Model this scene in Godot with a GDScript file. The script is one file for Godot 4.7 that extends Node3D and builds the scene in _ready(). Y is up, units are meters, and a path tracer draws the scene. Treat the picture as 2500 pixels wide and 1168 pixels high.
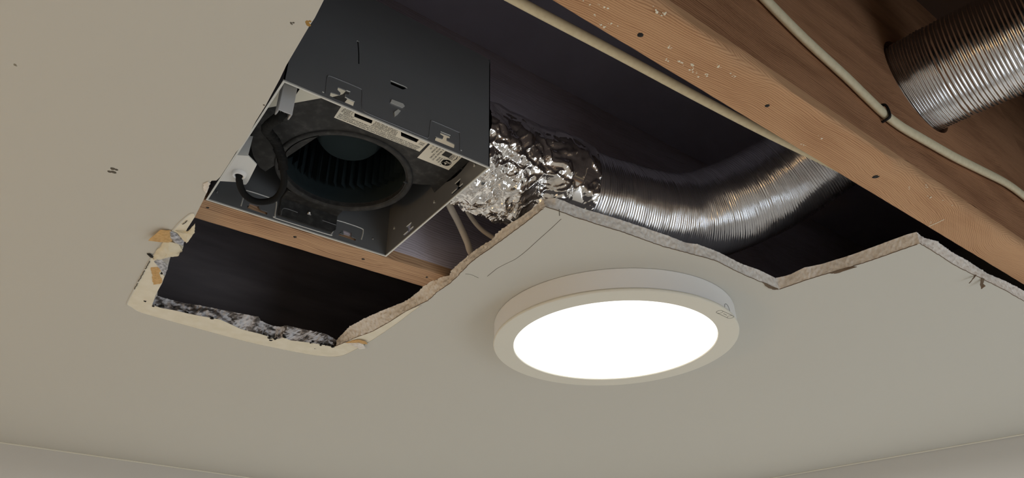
extends Node3D
# A cut-open bathroom ceiling: fan housing, foil duct, joists, cables and a round surface light.
# World axes: x runs along the joists, y is up, z runs across the joists. Units are metres.

const CEIL := 2.40        # underside of the drywall
const DRY := 0.0127       # drywall thickness
const JB := 2.4127        # underside of the joists
const DECK := 2.80       # underside of the subfloor above

var M := {}
var rng := RandomNumberGenerator.new()

# ---------------------------------------------------------------- mesh building
class MB:
	var v := PackedVector3Array()
	var n := PackedVector3Array()
	var uv := PackedVector2Array()
	var ix := PackedInt32Array()
	func tri(a: Vector3, b: Vector3, c: Vector3) -> void:
		var m := (c - a).cross(b - a)
		if m.length_squared() < 1e-24:
			return
		m = m.normalized()
		var k := v.size()
		v.append_array([a, b, c])
		n.append_array([m, m, m])
		uv.append_array([Vector2(a.x, a.z), Vector2(b.x, b.z), Vector2(c.x, c.z)])
		ix.append_array([k, k + 1, k + 2])
	func quad(a: Vector3, b: Vector3, c: Vector3, d: Vector3) -> void:
		tri(a, b, c)
		tri(a, c, d)
	# nu rows of nv points each, smooth
	func grid(p: PackedVector3Array, nu: int, nv: int, wrap := true) -> void:
		var k := v.size()
		var m := PackedVector3Array()
		m.resize(p.size())
		var cols := nv if wrap else nv - 1
		for i in nu - 1:
			for j in cols:
				var a := i * nv + j
				var b := i * nv + (j + 1) % nv
				var c := b + nv
				var d := a + nv
				var f := (p[c] - p[a]).cross(p[b] - p[a])
				var g := (p[d] - p[a]).cross(p[c] - p[a])
				m[a] += f + g
				m[b] += f
				m[c] += f + g
				m[d] += g
				ix.append_array([k + a, k + b, k + c, k + a, k + c, k + d])
		for i in p.size():
			n.append(m[i].normalized() if m[i].length_squared() > 1e-30 else Vector3.UP)
			uv.append(Vector2(float(i / nv) / maxf(1, nu - 1), float(i % nv) / nv))
		v.append_array(p)
	func fan(ring: PackedVector3Array) -> void:
		var c := Vector3.ZERO
		for q in ring:
			c += q
		c /= ring.size()
		for i in ring.size():
			tri(c, ring[i], ring[(i + 1) % ring.size()])
	func box(lo: Vector3, hi: Vector3, ch := 0.0) -> void:
		# a box whose twelve edges are cut at 45 degrees
		var c := minf(ch, 0.45 * minf(hi.x - lo.x, minf(hi.y - lo.y, hi.z - lo.z)))
		if c <= 0.0:
			c = 0.0002
		var rings := []
		for q in [[lo.y, c], [lo.y + c, 0.0], [hi.y - c, 0.0], [hi.y, c]]:
			var e: float = q[1]
			var y: float = q[0]
			var k := c
			var x0: float = lo.x + e
			var x1: float = hi.x - e
			var z0: float = lo.z + e
			var z1: float = hi.z - e
			rings.append([Vector3(x0 + k, y, z0), Vector3(x1 - k, y, z0), Vector3(x1, y, z0 + k), Vector3(x1, y, z1 - k), Vector3(x1 - k, y, z1), Vector3(x0 + k, y, z1), Vector3(x0, y, z1 - k), Vector3(x0, y, z0 + k)])
		for i in 3:
			for j in 8:
				quad(rings[i][j], rings[i][(j + 1) % 8], rings[i + 1][(j + 1) % 8], rings[i + 1][j])
		fan(PackedVector3Array(rings[0]))
		fan(PackedVector3Array(rings[3]))
	func mesh(into: ArrayMesh = null, material: Material = null) -> ArrayMesh:
		var a := []
		a.resize(Mesh.ARRAY_MAX)
		a[Mesh.ARRAY_VERTEX] = v
		a[Mesh.ARRAY_NORMAL] = n
		a[Mesh.ARRAY_TEX_UV] = uv
		a[Mesh.ARRAY_INDEX] = ix
		var o := into if into else ArrayMesh.new()
		o.add_surface_from_arrays(Mesh.PRIMITIVE_TRIANGLES, a)
		if material:
			o.surface_set_material(o.get_surface_count() - 1, material)
		return o

func xz(a: Array) -> PackedVector2Array:
	var o := PackedVector2Array()
	for i in a.size() / 2:
		o.append(Vector2(a[2 * i], a[2 * i + 1]))
	return o

func circle(c: Vector2, r: float, k: int) -> PackedVector2Array:
	var o := PackedVector2Array()
	for i in k:
		o.append(c + Vector2(r, 0).rotated(TAU * i / k))
	return o

func rect(x0: float, y0: float, x1: float, y1: float) -> PackedVector2Array:
	return PackedVector2Array([Vector2(x0, y0), Vector2(x1, y0), Vector2(x1, y1), Vector2(x0, y1)])

func bridged(outer: PackedVector2Array, holes: Array) -> PackedVector2Array:
	var o := outer.duplicate()
	if Geometry2D.is_polygon_clockwise(o):
		o.reverse()
	for h0 in holes:
		var h: PackedVector2Array = h0.duplicate()
		if not Geometry2D.is_polygon_clockwise(h):
			h.reverse()
		var best := INF
		var bi := 0
		var bj := 0
		for i in o.size():
			for j in h.size():
				var d := o[i].distance_squared_to(h[j])
				if d < best:
					best = d
					bi = i
					bj = j
		var p := PackedVector2Array()
		for i in bi + 1:
			p.append(o[i])
		for j in h.size() + 1:
			p.append(h[(bj + j) % h.size()])
		for i in range(bi, o.size()):
			p.append(o[i])
		o = p
	return o

# a flat sheet with holes, pushed along `deep`; (x, y) of the outline run along u and w
func sheet(m: MB, outer: PackedVector2Array, holes: Array, o: Vector3, u: Vector3, w: Vector3, deep: Vector3, caps := 3) -> void:
	var p := bridged(outer, holes)
	var t := Geometry2D.triangulate_polygon(p)
	if t.is_empty():
		print("no triangles for an outline of ", p.size())
	for i in t.size() / 3:
		var a := o + u * p[t[3 * i]].x + w * p[t[3 * i]].y
		var b := o + u * p[t[3 * i + 1]].x + w * p[t[3 * i + 1]].y
		var c := o + u * p[t[3 * i + 2]].x + w * p[t[3 * i + 2]].y
		if caps & 1:
			m.tri(a, b, c)
		if caps & 2:
			m.tri(a + deep, c + deep, b + deep)
	if deep.length_squared() == 0.0 or caps & 4:
		return
	for loop in [outer] + holes:
		for i in loop.size():
			var a2: Vector2 = loop[i]
			var b2: Vector2 = loop[(i + 1) % loop.size()]
			var a := o + u * a2.x + w * a2.y
			var b := o + u * b2.x + w * b2.y
			m.quad(a, b, b + deep, a + deep)

func curve(pts: Array, step: int) -> PackedVector3Array:
	var o := PackedVector3Array()
	for i in pts.size() - 1:
		var p0: Vector3 = pts[maxi(i - 1, 0)]
		var p3: Vector3 = pts[mini(i + 2, pts.size() - 1)]
		for k in step:
			o.append((pts[i] as Vector3).cubic_interpolate(pts[i + 1], p0, p3, float(k) / step))
	o.append(pts[-1])
	return o

# frames carried along a path: [tangent, side, other side] at each point
func frames(path: PackedVector3Array, up := Vector3.UP) -> Array:
	var o := []
	var side := Vector3.ZERO
	for i in path.size():
		var t := (path[mini(i + 1, path.size() - 1)] - path[maxi(i - 1, 0)]).normalized()
		if i == 0:
			side = t.cross(up).normalized()
			if side.length() < 0.1:
				side = t.cross(Vector3.RIGHT).normalized()
		else:
			side = (side - t * side.dot(t)).normalized()
		o.append([t, side, side.cross(t).normalized()])
	return o

func tube(m: MB, path: PackedVector3Array, ra: float, rb: float, seg := 10, up := Vector3.UP) -> void:
	var f := frames(path, up)
	var p := PackedVector3Array()
	for i in path.size():
		for j in seg:
			var a := TAU * j / seg
			p.append(path[i] + f[i][1] * cos(a) * ra + f[i][2] * sin(a) * rb)
	m.grid(p, path.size(), seg)
	m.fan(p.slice(0, seg))
	m.fan(p.slice(p.size() - seg))

func lathe(m: MB, c: Vector3, profile: Array, seg := 96) -> void:   # profile of (radius, height)
	var p := PackedVector3Array()
	for q in profile:
		for j in seg:
			var a := TAU * j / seg
			p.append(c + Vector3(cos(a) * q.x, q.y, sin(a) * q.x))
	m.grid(p, profile.size(), seg)

# ---------------------------------------------------------------- naming
func numbered(called: String, parent: Node) -> String:
	var k := called
	var i := 0
	while parent.has_node(NodePath(k)):
		i += 1
		k = "%s_%03d" % [called, i]
	return k

func base_of(o: Node) -> Vector3:
	var p := Vector3.ZERO
	while o is Node3D and o != self:
		p += (o as Node3D).position
		o = o.get_parent()
	return p

func tag(o: Node, label: String, category := "", group := "", kind := "") -> void:
	if label:
		o.set_meta("label", label)
	if category:
		o.set_meta("category", category)
	if group:
		o.set_meta("group", group)
	if kind:
		o.set_meta("kind", kind)

func thing(called: String, at: Vector3, label: String, category: String, group := "") -> Node3D:
	var o := Node3D.new()
	o.name = numbered(called, self)
	add_child(o, true)
	o.position = at
	tag(o, label, category, group)
	return o

# every mesh is written in world metres; its node undoes the base of the thing it belongs to
func obj(called: String, m: Variant, material: Material, parent: Node = self, label := "") -> MeshInstance3D:
	var o := MeshInstance3D.new()
	o.name = numbered(called, parent)
	o.mesh = (m as MB).mesh() if m is MB else m
	if material:
		o.material_override = material
	parent.add_child(o, true)
	o.position = -base_of(parent)
	if label:
		o.set_meta("label", label)
	return o

# ---------------------------------------------------------------- materials
func flat(c: Color, rough: float, metal := 0.0, spec := 0.5) -> StandardMaterial3D:
	var m := StandardMaterial3D.new()
	m.albedo_color = c
	m.roughness = rough
	m.metallic = metal
	m.metallic_specular = spec
	m.cull_mode = BaseMaterial3D.CULL_DISABLED
	return m

func noise(freq: float, octaves: int, ramp: Array = [], normal := 0.0, kind := FastNoiseLite.TYPE_SIMPLEX_SMOOTH, sd := 3) -> NoiseTexture2D:
	var f := FastNoiseLite.new()
	f.noise_type = kind
	f.seed = sd
	f.frequency = freq
	f.fractal_octaves = octaves
	var t := NoiseTexture2D.new()
	t.width = 512
	t.height = 512
	t.seamless = true
	t.noise = f
	if normal > 0.0:
		t.as_normal_map = true
		t.bump_strength = normal
	elif ramp:
		var g := Gradient.new()
		g.offsets = PackedFloat32Array(ramp[0])
		g.colors = PackedColorArray(ramp[1])
		t.color_ramp = g
	return t

func world_mapped(m: StandardMaterial3D, per_metre: Vector3) -> StandardMaterial3D:
	m.uv1_triplanar = true
	m.uv1_world_triplanar = true
	m.uv1_triplanar_sharpness = 8.0
	m.uv1_scale = per_metre
	return m

# softwood: growth lines run along u (1 m across the picture), `span` metres down it; a knot bends them
func softwood(sd: int, span: float, pitch: float, light: Color, dark: Color, drift: float, knot := Vector3.ZERO, origin := 0.0, mottle := 0.3) -> ImageTexture:
	var w := 2048
	var h := 512
	var a := FastNoiseLite.new()
	a.seed = sd
	a.frequency = 1.0
	a.fractal_octaves = 2
	var b := FastNoiseLite.new()
	b.seed = sd + 7
	b.frequency = 1.0
	b.fractal_octaves = 3
	var data := PackedByteArray()
	data.resize(w * h * 3)
	var shift := PackedFloat32Array()
	for x in w:
		var u := float(x) / w
		var e := u - knot.x
		var g := 0.0 if knot.z == 0.0 else knot.z * exp(-e * e / 0.006)
		shift.append(drift / TAU * cos(TAU * u) + g + 0.004 * a.get_noise_2d(cos(TAU * u) * 1.6, sin(TAU * u) * 1.6))
	for y in h:
		var z := origin + span * float(y) / h
		for x in w:
			var u := float(x) / w
			var s := (z + shift[x]) / pitch + 0.35 * a.get_noise_2d(u * 9.0, z * 150.0)
			var wide := 0.5 + 0.5 * a.get_noise_2d(floorf(s) * 3.7, 5.0)
			var f := s - floorf(s)
			var line := smoothstep(0.35, 0.86, f) * (1.0 - smoothstep(0.9, 1.0, f)) * (0.45 + 0.55 * wide)
			var fibre := b.get_noise_2d(u * 25.0, z * 1400.0)
			var patch := b.get_noise_2d(u * 5.0 + 40.0, z * 22.0)
			var k := clampf(line * 0.8 + 0.16 * fibre + mottle * patch, 0.0, 1.0)
			var c := light.lerp(dark, k)
			var q := (y * w + x) * 3
			data[q] = int(255.0 * clampf(c.r, 0, 1))
			data[q + 1] = int(255.0 * clampf(c.g, 0, 1))
			data[q + 2] = int(255.0 * clampf(c.b, 0, 1))
	return ImageTexture.create_from_image(Image.create_from_data(w, h, false, Image.FORMAT_RGB8, data))

func wood(t: Texture2D, span: float, rough := 0.75) -> StandardMaterial3D:
	var m := flat(Color.WHITE, rough, 0.0, 0.3)
	m.albedo_texture = t
	world_mapped(m, Vector3(1.0, 1.0 / span, 1.0 / span))
	return m

func make_materials() -> void:
	var p := flat(Color(0.857, 0.850, 0.818), 0.8, 0.0, 0.25)
	M.paint = p
	M.wall = flat(Color(0.86, 0.856, 0.843), 0.8, 0.0, 0.25)
	M.floor = flat(Color(0.71, 0.705, 0.70), 0.5)
	M.caulk = flat(Color(0.93, 0.92, 0.87), 0.5)
	p = flat(Color.WHITE, 0.9, 0.0, 0.2)
	p.albedo_texture = noise(0.012, 4, [[0.0, 0.45, 1.0], [Color(0.955, 0.93, 0.845), Color(0.975, 0.95, 0.875), Color(0.995, 0.975, 0.91)]])
	M.margin = world_mapped(p, Vector3(7, 7, 7))
	p = flat(Color.WHITE, 0.95, 0.0, 0.2)
	p.albedo_texture = noise(0.03, 5, [[0.0, 0.4, 0.6, 1.0], [Color(0.90, 0.87, 0.83), Color(0.95, 0.92, 0.88), Color(0.97, 0.95, 0.92), Color(1.0, 0.99, 0.97)]])
	p.normal_enabled = true
	p.normal_texture = noise(0.05, 5, [], 3.0)
	p.normal_scale = 0.8
	p.normal_scale = 0.4
	M.gypsum = world_mapped(p, Vector3(10, 10, 10))
	p = flat(Color.WHITE, 0.95, 0.0, 0.2)
	p.albedo_texture = noise(0.03, 5, [[0.0, 0.36, 0.46, 0.56, 1.0], [Color(0.22, 0.21, 0.20), Color(0.42, 0.40, 0.39), Color(0.62, 0.60, 0.60), Color(0.84, 0.84, 0.86), Color(0.92, 0.92, 0.94)]], 0.0, FastNoiseLite.TYPE_SIMPLEX_SMOOTH, 11)
	p.normal_enabled = true
	p.normal_texture = M.gypsum.normal_texture
	M.dirty_gypsum = world_mapped(p, Vector3(3, 8, 3))
	M.grey_core = world_mapped(flat(Color.WHITE, 0.95), Vector3(11, 11, 11))
	M.grey_core.albedo_texture = noise(0.03, 5, [[0.0, 0.4, 0.7, 1.0], [Color(0.45, 0.46, 0.48), Color(0.68, 0.69, 0.72), Color(0.84, 0.85, 0.88), Color(0.95, 0.95, 0.96)]], 0.0, FastNoiseLite.TYPE_SIMPLEX_SMOOTH, 21)
	M.kraft = world_mapped(flat(Color.WHITE, 0.9), Vector3(20, 20, 20))
	M.kraft.albedo_texture = noise(0.02, 4, [[0.0, 0.5, 1.0], [Color(0.80, 0.63, 0.41), Color(0.87, 0.71, 0.48), Color(0.92, 0.77, 0.55)]])
	M.paper = world_mapped(flat(Color.WHITE, 0.9), Vector3(6, 6, 6))
	M.paper.albedo_texture = noise(0.015, 4, [[0.0, 0.22, 0.42, 1.0], [Color(0.55, 0.50, 0.42), Color(0.82, 0.78, 0.68), Color(0.93, 0.90, 0.80), Color(0.97, 0.945, 0.865)]], 0.0, FastNoiseLite.TYPE_SIMPLEX_SMOOTH, 31)
	M.brown_paper = flat(Color(0.47, 0.40, 0.33), 0.95)
	M.back_paper = flat(Color(0.76, 0.75, 0.76), 0.95)
	M.grime = flat(Color(0.13, 0.12, 0.11), 0.95)
	M.crack = flat(Color(0.40, 0.38, 0.34), 0.9)
	M.faint = flat(Color(0.60, 0.575, 0.51), 0.9)
	M.rust = flat(Color(0.70, 0.55, 0.30), 0.9)
	M.joist_face = wood(softwood(5, 0.125, 0.0017, Color(0.835, 0.665, 0.51), Color(0.59, 0.415, 0.29), 0.12, Vector3(0.80, 0, 0.030)), 0.125, 0.7)
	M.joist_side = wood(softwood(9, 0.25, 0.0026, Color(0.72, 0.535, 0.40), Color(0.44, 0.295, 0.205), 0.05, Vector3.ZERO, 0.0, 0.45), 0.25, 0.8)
	M.glare_nailer_side = wood(softwood(19, 0.25, 0.0030, Color(0.88, 0.84, 0.88), Color(0.68, 0.63, 0.65), 0.03, Vector3.ZERO, 0.0, 0.4), 0.25, 0.8)  # lightened blue-grey: veiling glare over the cavity put into the colour
	M.nailer_face = wood(softwood(14, 0.125, 0.0030, Color(0.80, 0.655, 0.52), Color(0.50, 0.37, 0.28), 0.03, Vector3.ZERO, 0.0, 0.4), 0.125, 0.75)
	M.glare_deck = world_mapped(flat(Color.WHITE, 0.95, 0.0, 0.2), Vector3(1, 1, 1))  # pale blue-grey carries the glare haze seen across the bay
	M.glare_deck.albedo_texture = noise(0.01, 4, [[0.0, 1.0], [Color(0.76, 0.745, 0.82), Color(0.83, 0.815, 0.89)]])
	M.shaded_deck = flat(Color(0.30, 0.22, 0.17), 0.95)  # darker copy of the deck, with the shade of the right bay painted in
	M.grey_wood = world_mapped(flat(Color.WHITE, 0.9), Vector3(1, 6, 6))  # grey picked so joist left faces tone the reflection in the duct
	M.grey_wood.albedo_texture = noise(0.01, 4, [[0.0, 1.0], [Color(0.50, 0.47, 0.48), Color(0.62, 0.58, 0.58)]])
	# metals
	p = flat(Color(0.495, 0.50, 0.51), 0.42, 0.3)
	p.roughness_texture = noise(0.015, 4, [[0.0, 1.0], [Color(0.75, 0.75, 0.75), Color(1, 1, 1)]])
	M.zinc = world_mapped(p, Vector3(8, 8, 8))
	M.zinc_highlight = flat(Color(0.88, 0.88, 0.86), 0.45, 0.3)  # lighter copy of zinc: room reflections on edges put into the colour
	M.duct = flat(Color(0.90, 0.90, 0.91), 0.20, 1.0)
	M.foil = flat(Color(0.92, 0.91, 0.90), 0.10, 1.0)
	M.screw = flat(Color(0.85, 0.85, 0.86), 0.25, 1.0)
	M.nail = flat(Color(0.10, 0.09, 0.09), 0.6, 0.3)
	M.staple = flat(Color(0.17, 0.16, 0.16), 0.45, 0.7)
	# plastics, print
	M.black = world_mapped(flat(Color.WHITE, 0.62, 0.0, 0.35), Vector3(9, 9, 9))
	M.black.albedo_texture = noise(0.02, 4, [[0.0, 0.55, 1.0], [Color(0.17, 0.17, 0.17), Color(0.21, 0.21, 0.21), Color(0.30, 0.295, 0.29)]])
	M.dark = flat(Color(0.17, 0.205, 0.215), 0.8, 0.0, 0.2)
	M.hub = flat(Color(0.19, 0.23, 0.24), 0.8, 0.0, 0.2)
	M.void = flat(Color(0.03, 0.03, 0.035), 0.9)
	M.sleeve = flat(Color(0.085, 0.085, 0.085), 0.75, 0.0, 0.3)
	M.plug = flat(Color(0.84, 0.84, 0.85), 0.55)
	M.cream_plate = flat(Color(0.96, 0.945, 0.88), 0.6)
	M.label = flat(Color(0.97, 0.955, 0.90), 0.6)
	M.ink = flat(Color(0.08, 0.08, 0.08), 0.8)
	M.grey_ink = flat(Color(0.22, 0.22, 0.22), 0.8)
	M.sheath = world_mapped(flat(Color.WHITE, 0.6), Vector3(14, 14, 14))
	M.sheath.albedo_texture = noise(0.02, 4, [[0.0, 0.5, 1.0], [Color(0.88, 0.83, 0.70), Color(0.91, 0.865, 0.735), Color(0.93, 0.89, 0.77)]])
	M.grey_sheath = flat(Color(0.80, 0.76, 0.71), 0.6)
	M.cover = flat(Color(0.93, 0.93, 0.92), 0.5)
	M.lamp_white = flat(Color(0.96, 0.96, 0.96), 0.45)
	M.bezel = flat(Color(0.94, 0.93, 0.88), 0.45)
	M.glow = flat(Color.WHITE, 0.4)
	M.glow.emission_enabled = true
	M.glow.emission = Color(1.0, 0.985, 0.95)
	M.glow.emission_energy_multiplier = 2.0
	M.fill_glow = flat(Color(0.9, 0.93, 0.95), 0.5)  # glow of the added window behind the camera
	M.fill_glow.emission_enabled = true
	M.fill_glow.emission = Color(0.90, 0.95, 1.0)
	M.fill_glow.emission_energy_multiplier = 1.0
	M.warm_glow = flat(Color.WHITE, 0.4)
	M.warm_glow.emission_enabled = true
	M.warm_glow.emission = Color(1.0, 0.84, 0.60)
	M.warm_glow.emission_energy_multiplier = 6.0

# ---------------------------------------------------------------- setting
func outline() -> Dictionary:   # the hole's edge, underside and top, in metres (x, z)
	var o := {}
	o.left = xz([0.0912, 0.160, 0.0906, 0.05, 0.0908, -0.08, 0.0902, -0.20, 0.0904, -0.3163, 0.0916, -0.3335, 0.0914, -0.3420, 0.0925, -0.3854, 0.0938, -0.4006, 0.0955, -0.4343, 0.0957, -0.4562, 0.0973, -0.4859, 0.0959, -0.5044, 0.0961, -0.5238, 0.0960, -0.5460, 0.0950, -0.5530, 0.0917, -0.5558, 0.0915, -0.5595, 0.0937, -0.5771, 0.0948, -0.5917, 0.0964, -0.6234, 0.0964, -0.6331, 0.0964, -0.6472, 0.0968, -0.6638, 0.1003, -0.6786, 0.1035, -0.6912, 0.1024, -0.6990, 0.0946, -0.7083, 0.0908, -0.7234, 0.1004, -0.7349, 0.1015, -0.7416, 0.1055, -0.7814, 0.1067, -0.8145])
	o.b = [
		xz([0.1100, -0.8450, 0.1209, -0.8476, 0.1317, -0.8457, 0.1422, -0.8453, 0.1530, -0.8456, 0.1641, -0.8442, 0.1752, -0.8427, 0.1863, -0.8412, 0.1964, -0.8456, 0.2065, -0.8505, 0.2166, -0.8554, 0.2277, -0.8561, 0.2389, -0.8563, 0.2498, -0.8582, 0.2602, -0.8623, 0.2657, -0.8583, 0.2690, -0.8510, 0.2735, -0.8525, 0.2799, -0.8548, 0.2906, -0.8514, 0.3014, -0.8482, 0.3124, -0.8462, 0.3235, -0.8451, 0.3347, -0.8444]),
		xz([0.3347, -0.8444, 0.3377, -0.8318, 0.3406, -0.8192, 0.3430, -0.8064, 0.3459, -0.7938, 0.3500, -0.7815, 0.3533, -0.7690, 0.3547, -0.7562, 0.3560, -0.7433, 0.3572, -0.7304, 0.3577, -0.7174, 0.3581, -0.7045, 0.3589, -0.6915, 0.3611, -0.6788, 0.3630, -0.6659, 0.3650, -0.6531, 0.3640, -0.6403, 0.3621, -0.6275, 0.3627, -0.6146, 0.3629, -0.6017, 0.3614, -0.5888, 0.3595, -0.5760, 0.3576, -0.5631, 0.3557, -0.5503, 0.3551, -0.5374, 0.3552, -0.5244, 0.3554, -0.5115, 0.3555, -0.4985, 0.3553, -0.4856, 0.3552, -0.4726, 0.3550, -0.4596, 0.3545, -0.4467, 0.3539, -0.4337, 0.3532, -0.4208]),
		xz([0.3532, -0.4208, 0.3643, -0.4195, 0.3755, -0.4188, 0.3867, -0.4186, 0.3979, -0.4174, 0.4090, -0.4161, 0.4202, -0.4151, 0.4313, -0.4136, 0.4424, -0.4122, 0.4536, -0.4115, 0.4648, -0.4107, 0.4760, -0.4100, 0.4872, -0.4094, 0.4983, -0.4084, 0.5094, -0.4065, 0.5204, -0.4045, 0.5315, -0.4026, 0.5425, -0.4007, 0.5536, -0.3987, 0.5647, -0.3974, 0.5758, -0.3982, 0.5870, -0.3991, 0.5982, -0.3998, 0.6094, -0.4003, 0.6206, -0.4006, 0.6318, -0.4005, 0.6431, -0.4005, 0.6543, -0.4004, 0.6655, -0.4000, 0.6767, -0.3996]),
		xz([0.6767, -0.3996, 0.6782, -0.3909, 0.6796, -0.3823, 0.6810, -0.3736, 0.6824, -0.3649, 0.6847, -0.3565, 0.6870, -0.3480, 0.6893, -0.3395, 0.6915, -0.3310, 0.6938, -0.3225, 0.6961, -0.3140, 0.6984, -0.3055, 0.6996, -0.2969, 0.7009, -0.2882, 0.7022, -0.2795, 0.7035, -0.2708, 0.7047, -0.2621, 0.7060, -0.2534]),
		xz([0.7060, -0.2534, 0.7242, -0.2534, 0.7425, -0.2539, 0.7607, -0.2546, 0.7790, -0.2553, 0.7972, -0.2551, 0.8155, -0.2542, 0.8337, -0.2532, 0.8519, -0.2525, 0.8702, -0.2518, 0.8884, -0.2512, 0.9067, -0.2510, 0.9249, -0.2510, 0.9432, -0.2509, 1.05, -0.2505, 1.18, -0.2500]),
	]
	o.t = [
		xz([0.1127, -0.8458, 0.1234, -0.8469, 0.1340, -0.8481, 0.1446, -0.8479, 0.1550, -0.8453, 0.1654, -0.8433, 0.1761, -0.8424, 0.1868, -0.8415, 0.1974, -0.8401, 0.2081, -0.8388, 0.2187, -0.8375, 0.2293, -0.8361, 0.2348, -0.8452, 0.2440, -0.8495, 0.2543, -0.8525, 0.2623, -0.8496, 0.2680, -0.8410, 0.2787, -0.8410, 0.2894, -0.8411, 0.3001, -0.8399, 0.3107, -0.8384, 0.3209, -0.8387, 0.3302, -0.8441, 0.3395, -0.8494]),
		xz([0.3395, -0.8494, 0.3382, -0.8364, 0.3368, -0.8234, 0.3355, -0.8104, 0.3343, -0.7975, 0.3362, -0.7845, 0.3381, -0.7716, 0.3400, -0.7587, 0.3429, -0.7460, 0.3460, -0.7333, 0.3491, -0.7206, 0.3526, -0.7080, 0.3560, -0.6955, 0.3571, -0.6826, 0.3567, -0.6695, 0.3563, -0.6565, 0.3548, -0.6435, 0.3558, -0.6307, 0.3591, -0.6181, 0.3647, -0.6066, 0.3602, -0.5943, 0.3588, -0.5814, 0.3580, -0.5684, 0.3571, -0.5553, 0.3566, -0.5423, 0.3574, -0.5293, 0.3589, -0.5163, 0.3562, -0.5039, 0.3552, -0.4913, 0.3562, -0.4783, 0.3568, -0.4652, 0.3574, -0.4522, 0.3573, -0.4392, 0.3559, -0.4262]),
		xz([0.3559, -0.4262, 0.3635, -0.4181, 0.3743, -0.4174, 0.3854, -0.4175, 0.3964, -0.4169, 0.4074, -0.4153, 0.4184, -0.4136, 0.4294, -0.4120, 0.4404, -0.4105, 0.4514, -0.4094, 0.4625, -0.4084, 0.4735, -0.4073, 0.4846, -0.4063, 0.4956, -0.4052, 0.5067, -0.4044, 0.5178, -0.4043, 0.5287, -0.4034, 0.5388, -0.3989, 0.5499, -0.3981, 0.5609, -0.3973, 0.5720, -0.3970, 0.5831, -0.3976, 0.5942, -0.3984, 0.6053, -0.3992, 0.6163, -0.3993, 0.6274, -0.3982, 0.6384, -0.3972, 0.6495, -0.3976, 0.6606, -0.3980, 0.6717, -0.3984]),
		xz([0.6717, -0.3984, 0.6764, -0.3907, 0.6783, -0.3823, 0.6775, -0.3733, 0.6769, -0.3644, 0.6816, -0.3567, 0.6857, -0.3487, 0.6880, -0.3400, 0.6904, -0.3313, 0.6927, -0.3226, 0.6945, -0.3137, 0.6956, -0.3048, 0.6968, -0.2958, 0.6980, -0.2869, 0.6991, -0.2779, 0.7003, -0.2690, 0.7015, -0.2600, 0.7048, -0.2521]),
		xz([0.7048, -0.2521, 0.7225, -0.2541, 0.7388, -0.2495, 0.7560, -0.2500, 0.7737, -0.2516, 0.7915, -0.2512, 0.8093, -0.2507, 0.8271, -0.2512, 0.8449, -0.2517, 0.8627, -0.2522, 0.8804, -0.2504, 0.8981, -0.2487, 0.9159, -0.2481, 0.9337, -0.2475, 1.05, -0.2490, 1.18, -0.2500]),
	]
	o.right = xz([1.1815, -0.10, 1.182, 0.02, 1.18, 0.160])
	return o

func struct(o: Node3D, label := "") -> Node3D:
	o.set_meta("kind", "structure")
	if label:
		o.set_meta("label", label)
	return o

func slab(a: Vector2, b: Vector2, thick: float, y0: float, y1: float) -> MB:   # an upright wall whose inner face runs from a to b
	var m := MB.new()
	var nrm := (b - a).normalized().orthogonal() * thick
	sheet(m, PackedVector2Array([a, b, b + nrm, a + nrm]), [], Vector3(0, y0, 0), Vector3.RIGHT, Vector3.BACK, Vector3(0, y1 - y0, 0))
	return m

func ragged(m: MB, b: PackedVector2Array, t: PackedVector2Array, fine: int, rough: float, f: FastNoiseLite) -> void:
	# the broken edge of the board between its two faces, five rows high
	var rows := 9
	var cols := (b.size() - 1) * fine + 1
	var p := PackedVector3Array()
	for r in rows:
		var k := float(r) / (rows - 1)
		for c in cols:
			var i := mini(c / fine, b.size() - 2)
			var e := float(c) / fine - i
			var lo := b[i].lerp(b[i + 1], e)
			var hi := t[i].lerp(t[i + 1], e)
			var q := lo.lerp(hi, k)
			var side := (b[i + 1] - b[i]).orthogonal().normalized()
			var d := f.get_noise_3d(q.x * 900.0, k * 9.0, q.y * 900.0) * rough
			d += rough * 0.30 * f.get_noise_3d(q.x * 2600.0, k * 34.0, q.y * 2600.0)
			d += rough * 0.9 * absf(f.get_noise_2d(q.x * 260.0 + q.y * 260.0, k * 14.0))
			if r == 0:
				d *= 0.2
			elif r == rows - 1:
				d = 0.55 * rough * (f.get_noise_2d(q.x * 700.0, q.y * 700.0) + 0.5 * f.get_noise_2d(q.x * 2200.0, q.y * 2200.0))
			q += side * d
			p.append(Vector3(q.x, CEIL + DRY * k, q.y))
	m.grid(p, rows, cols, false)

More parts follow.
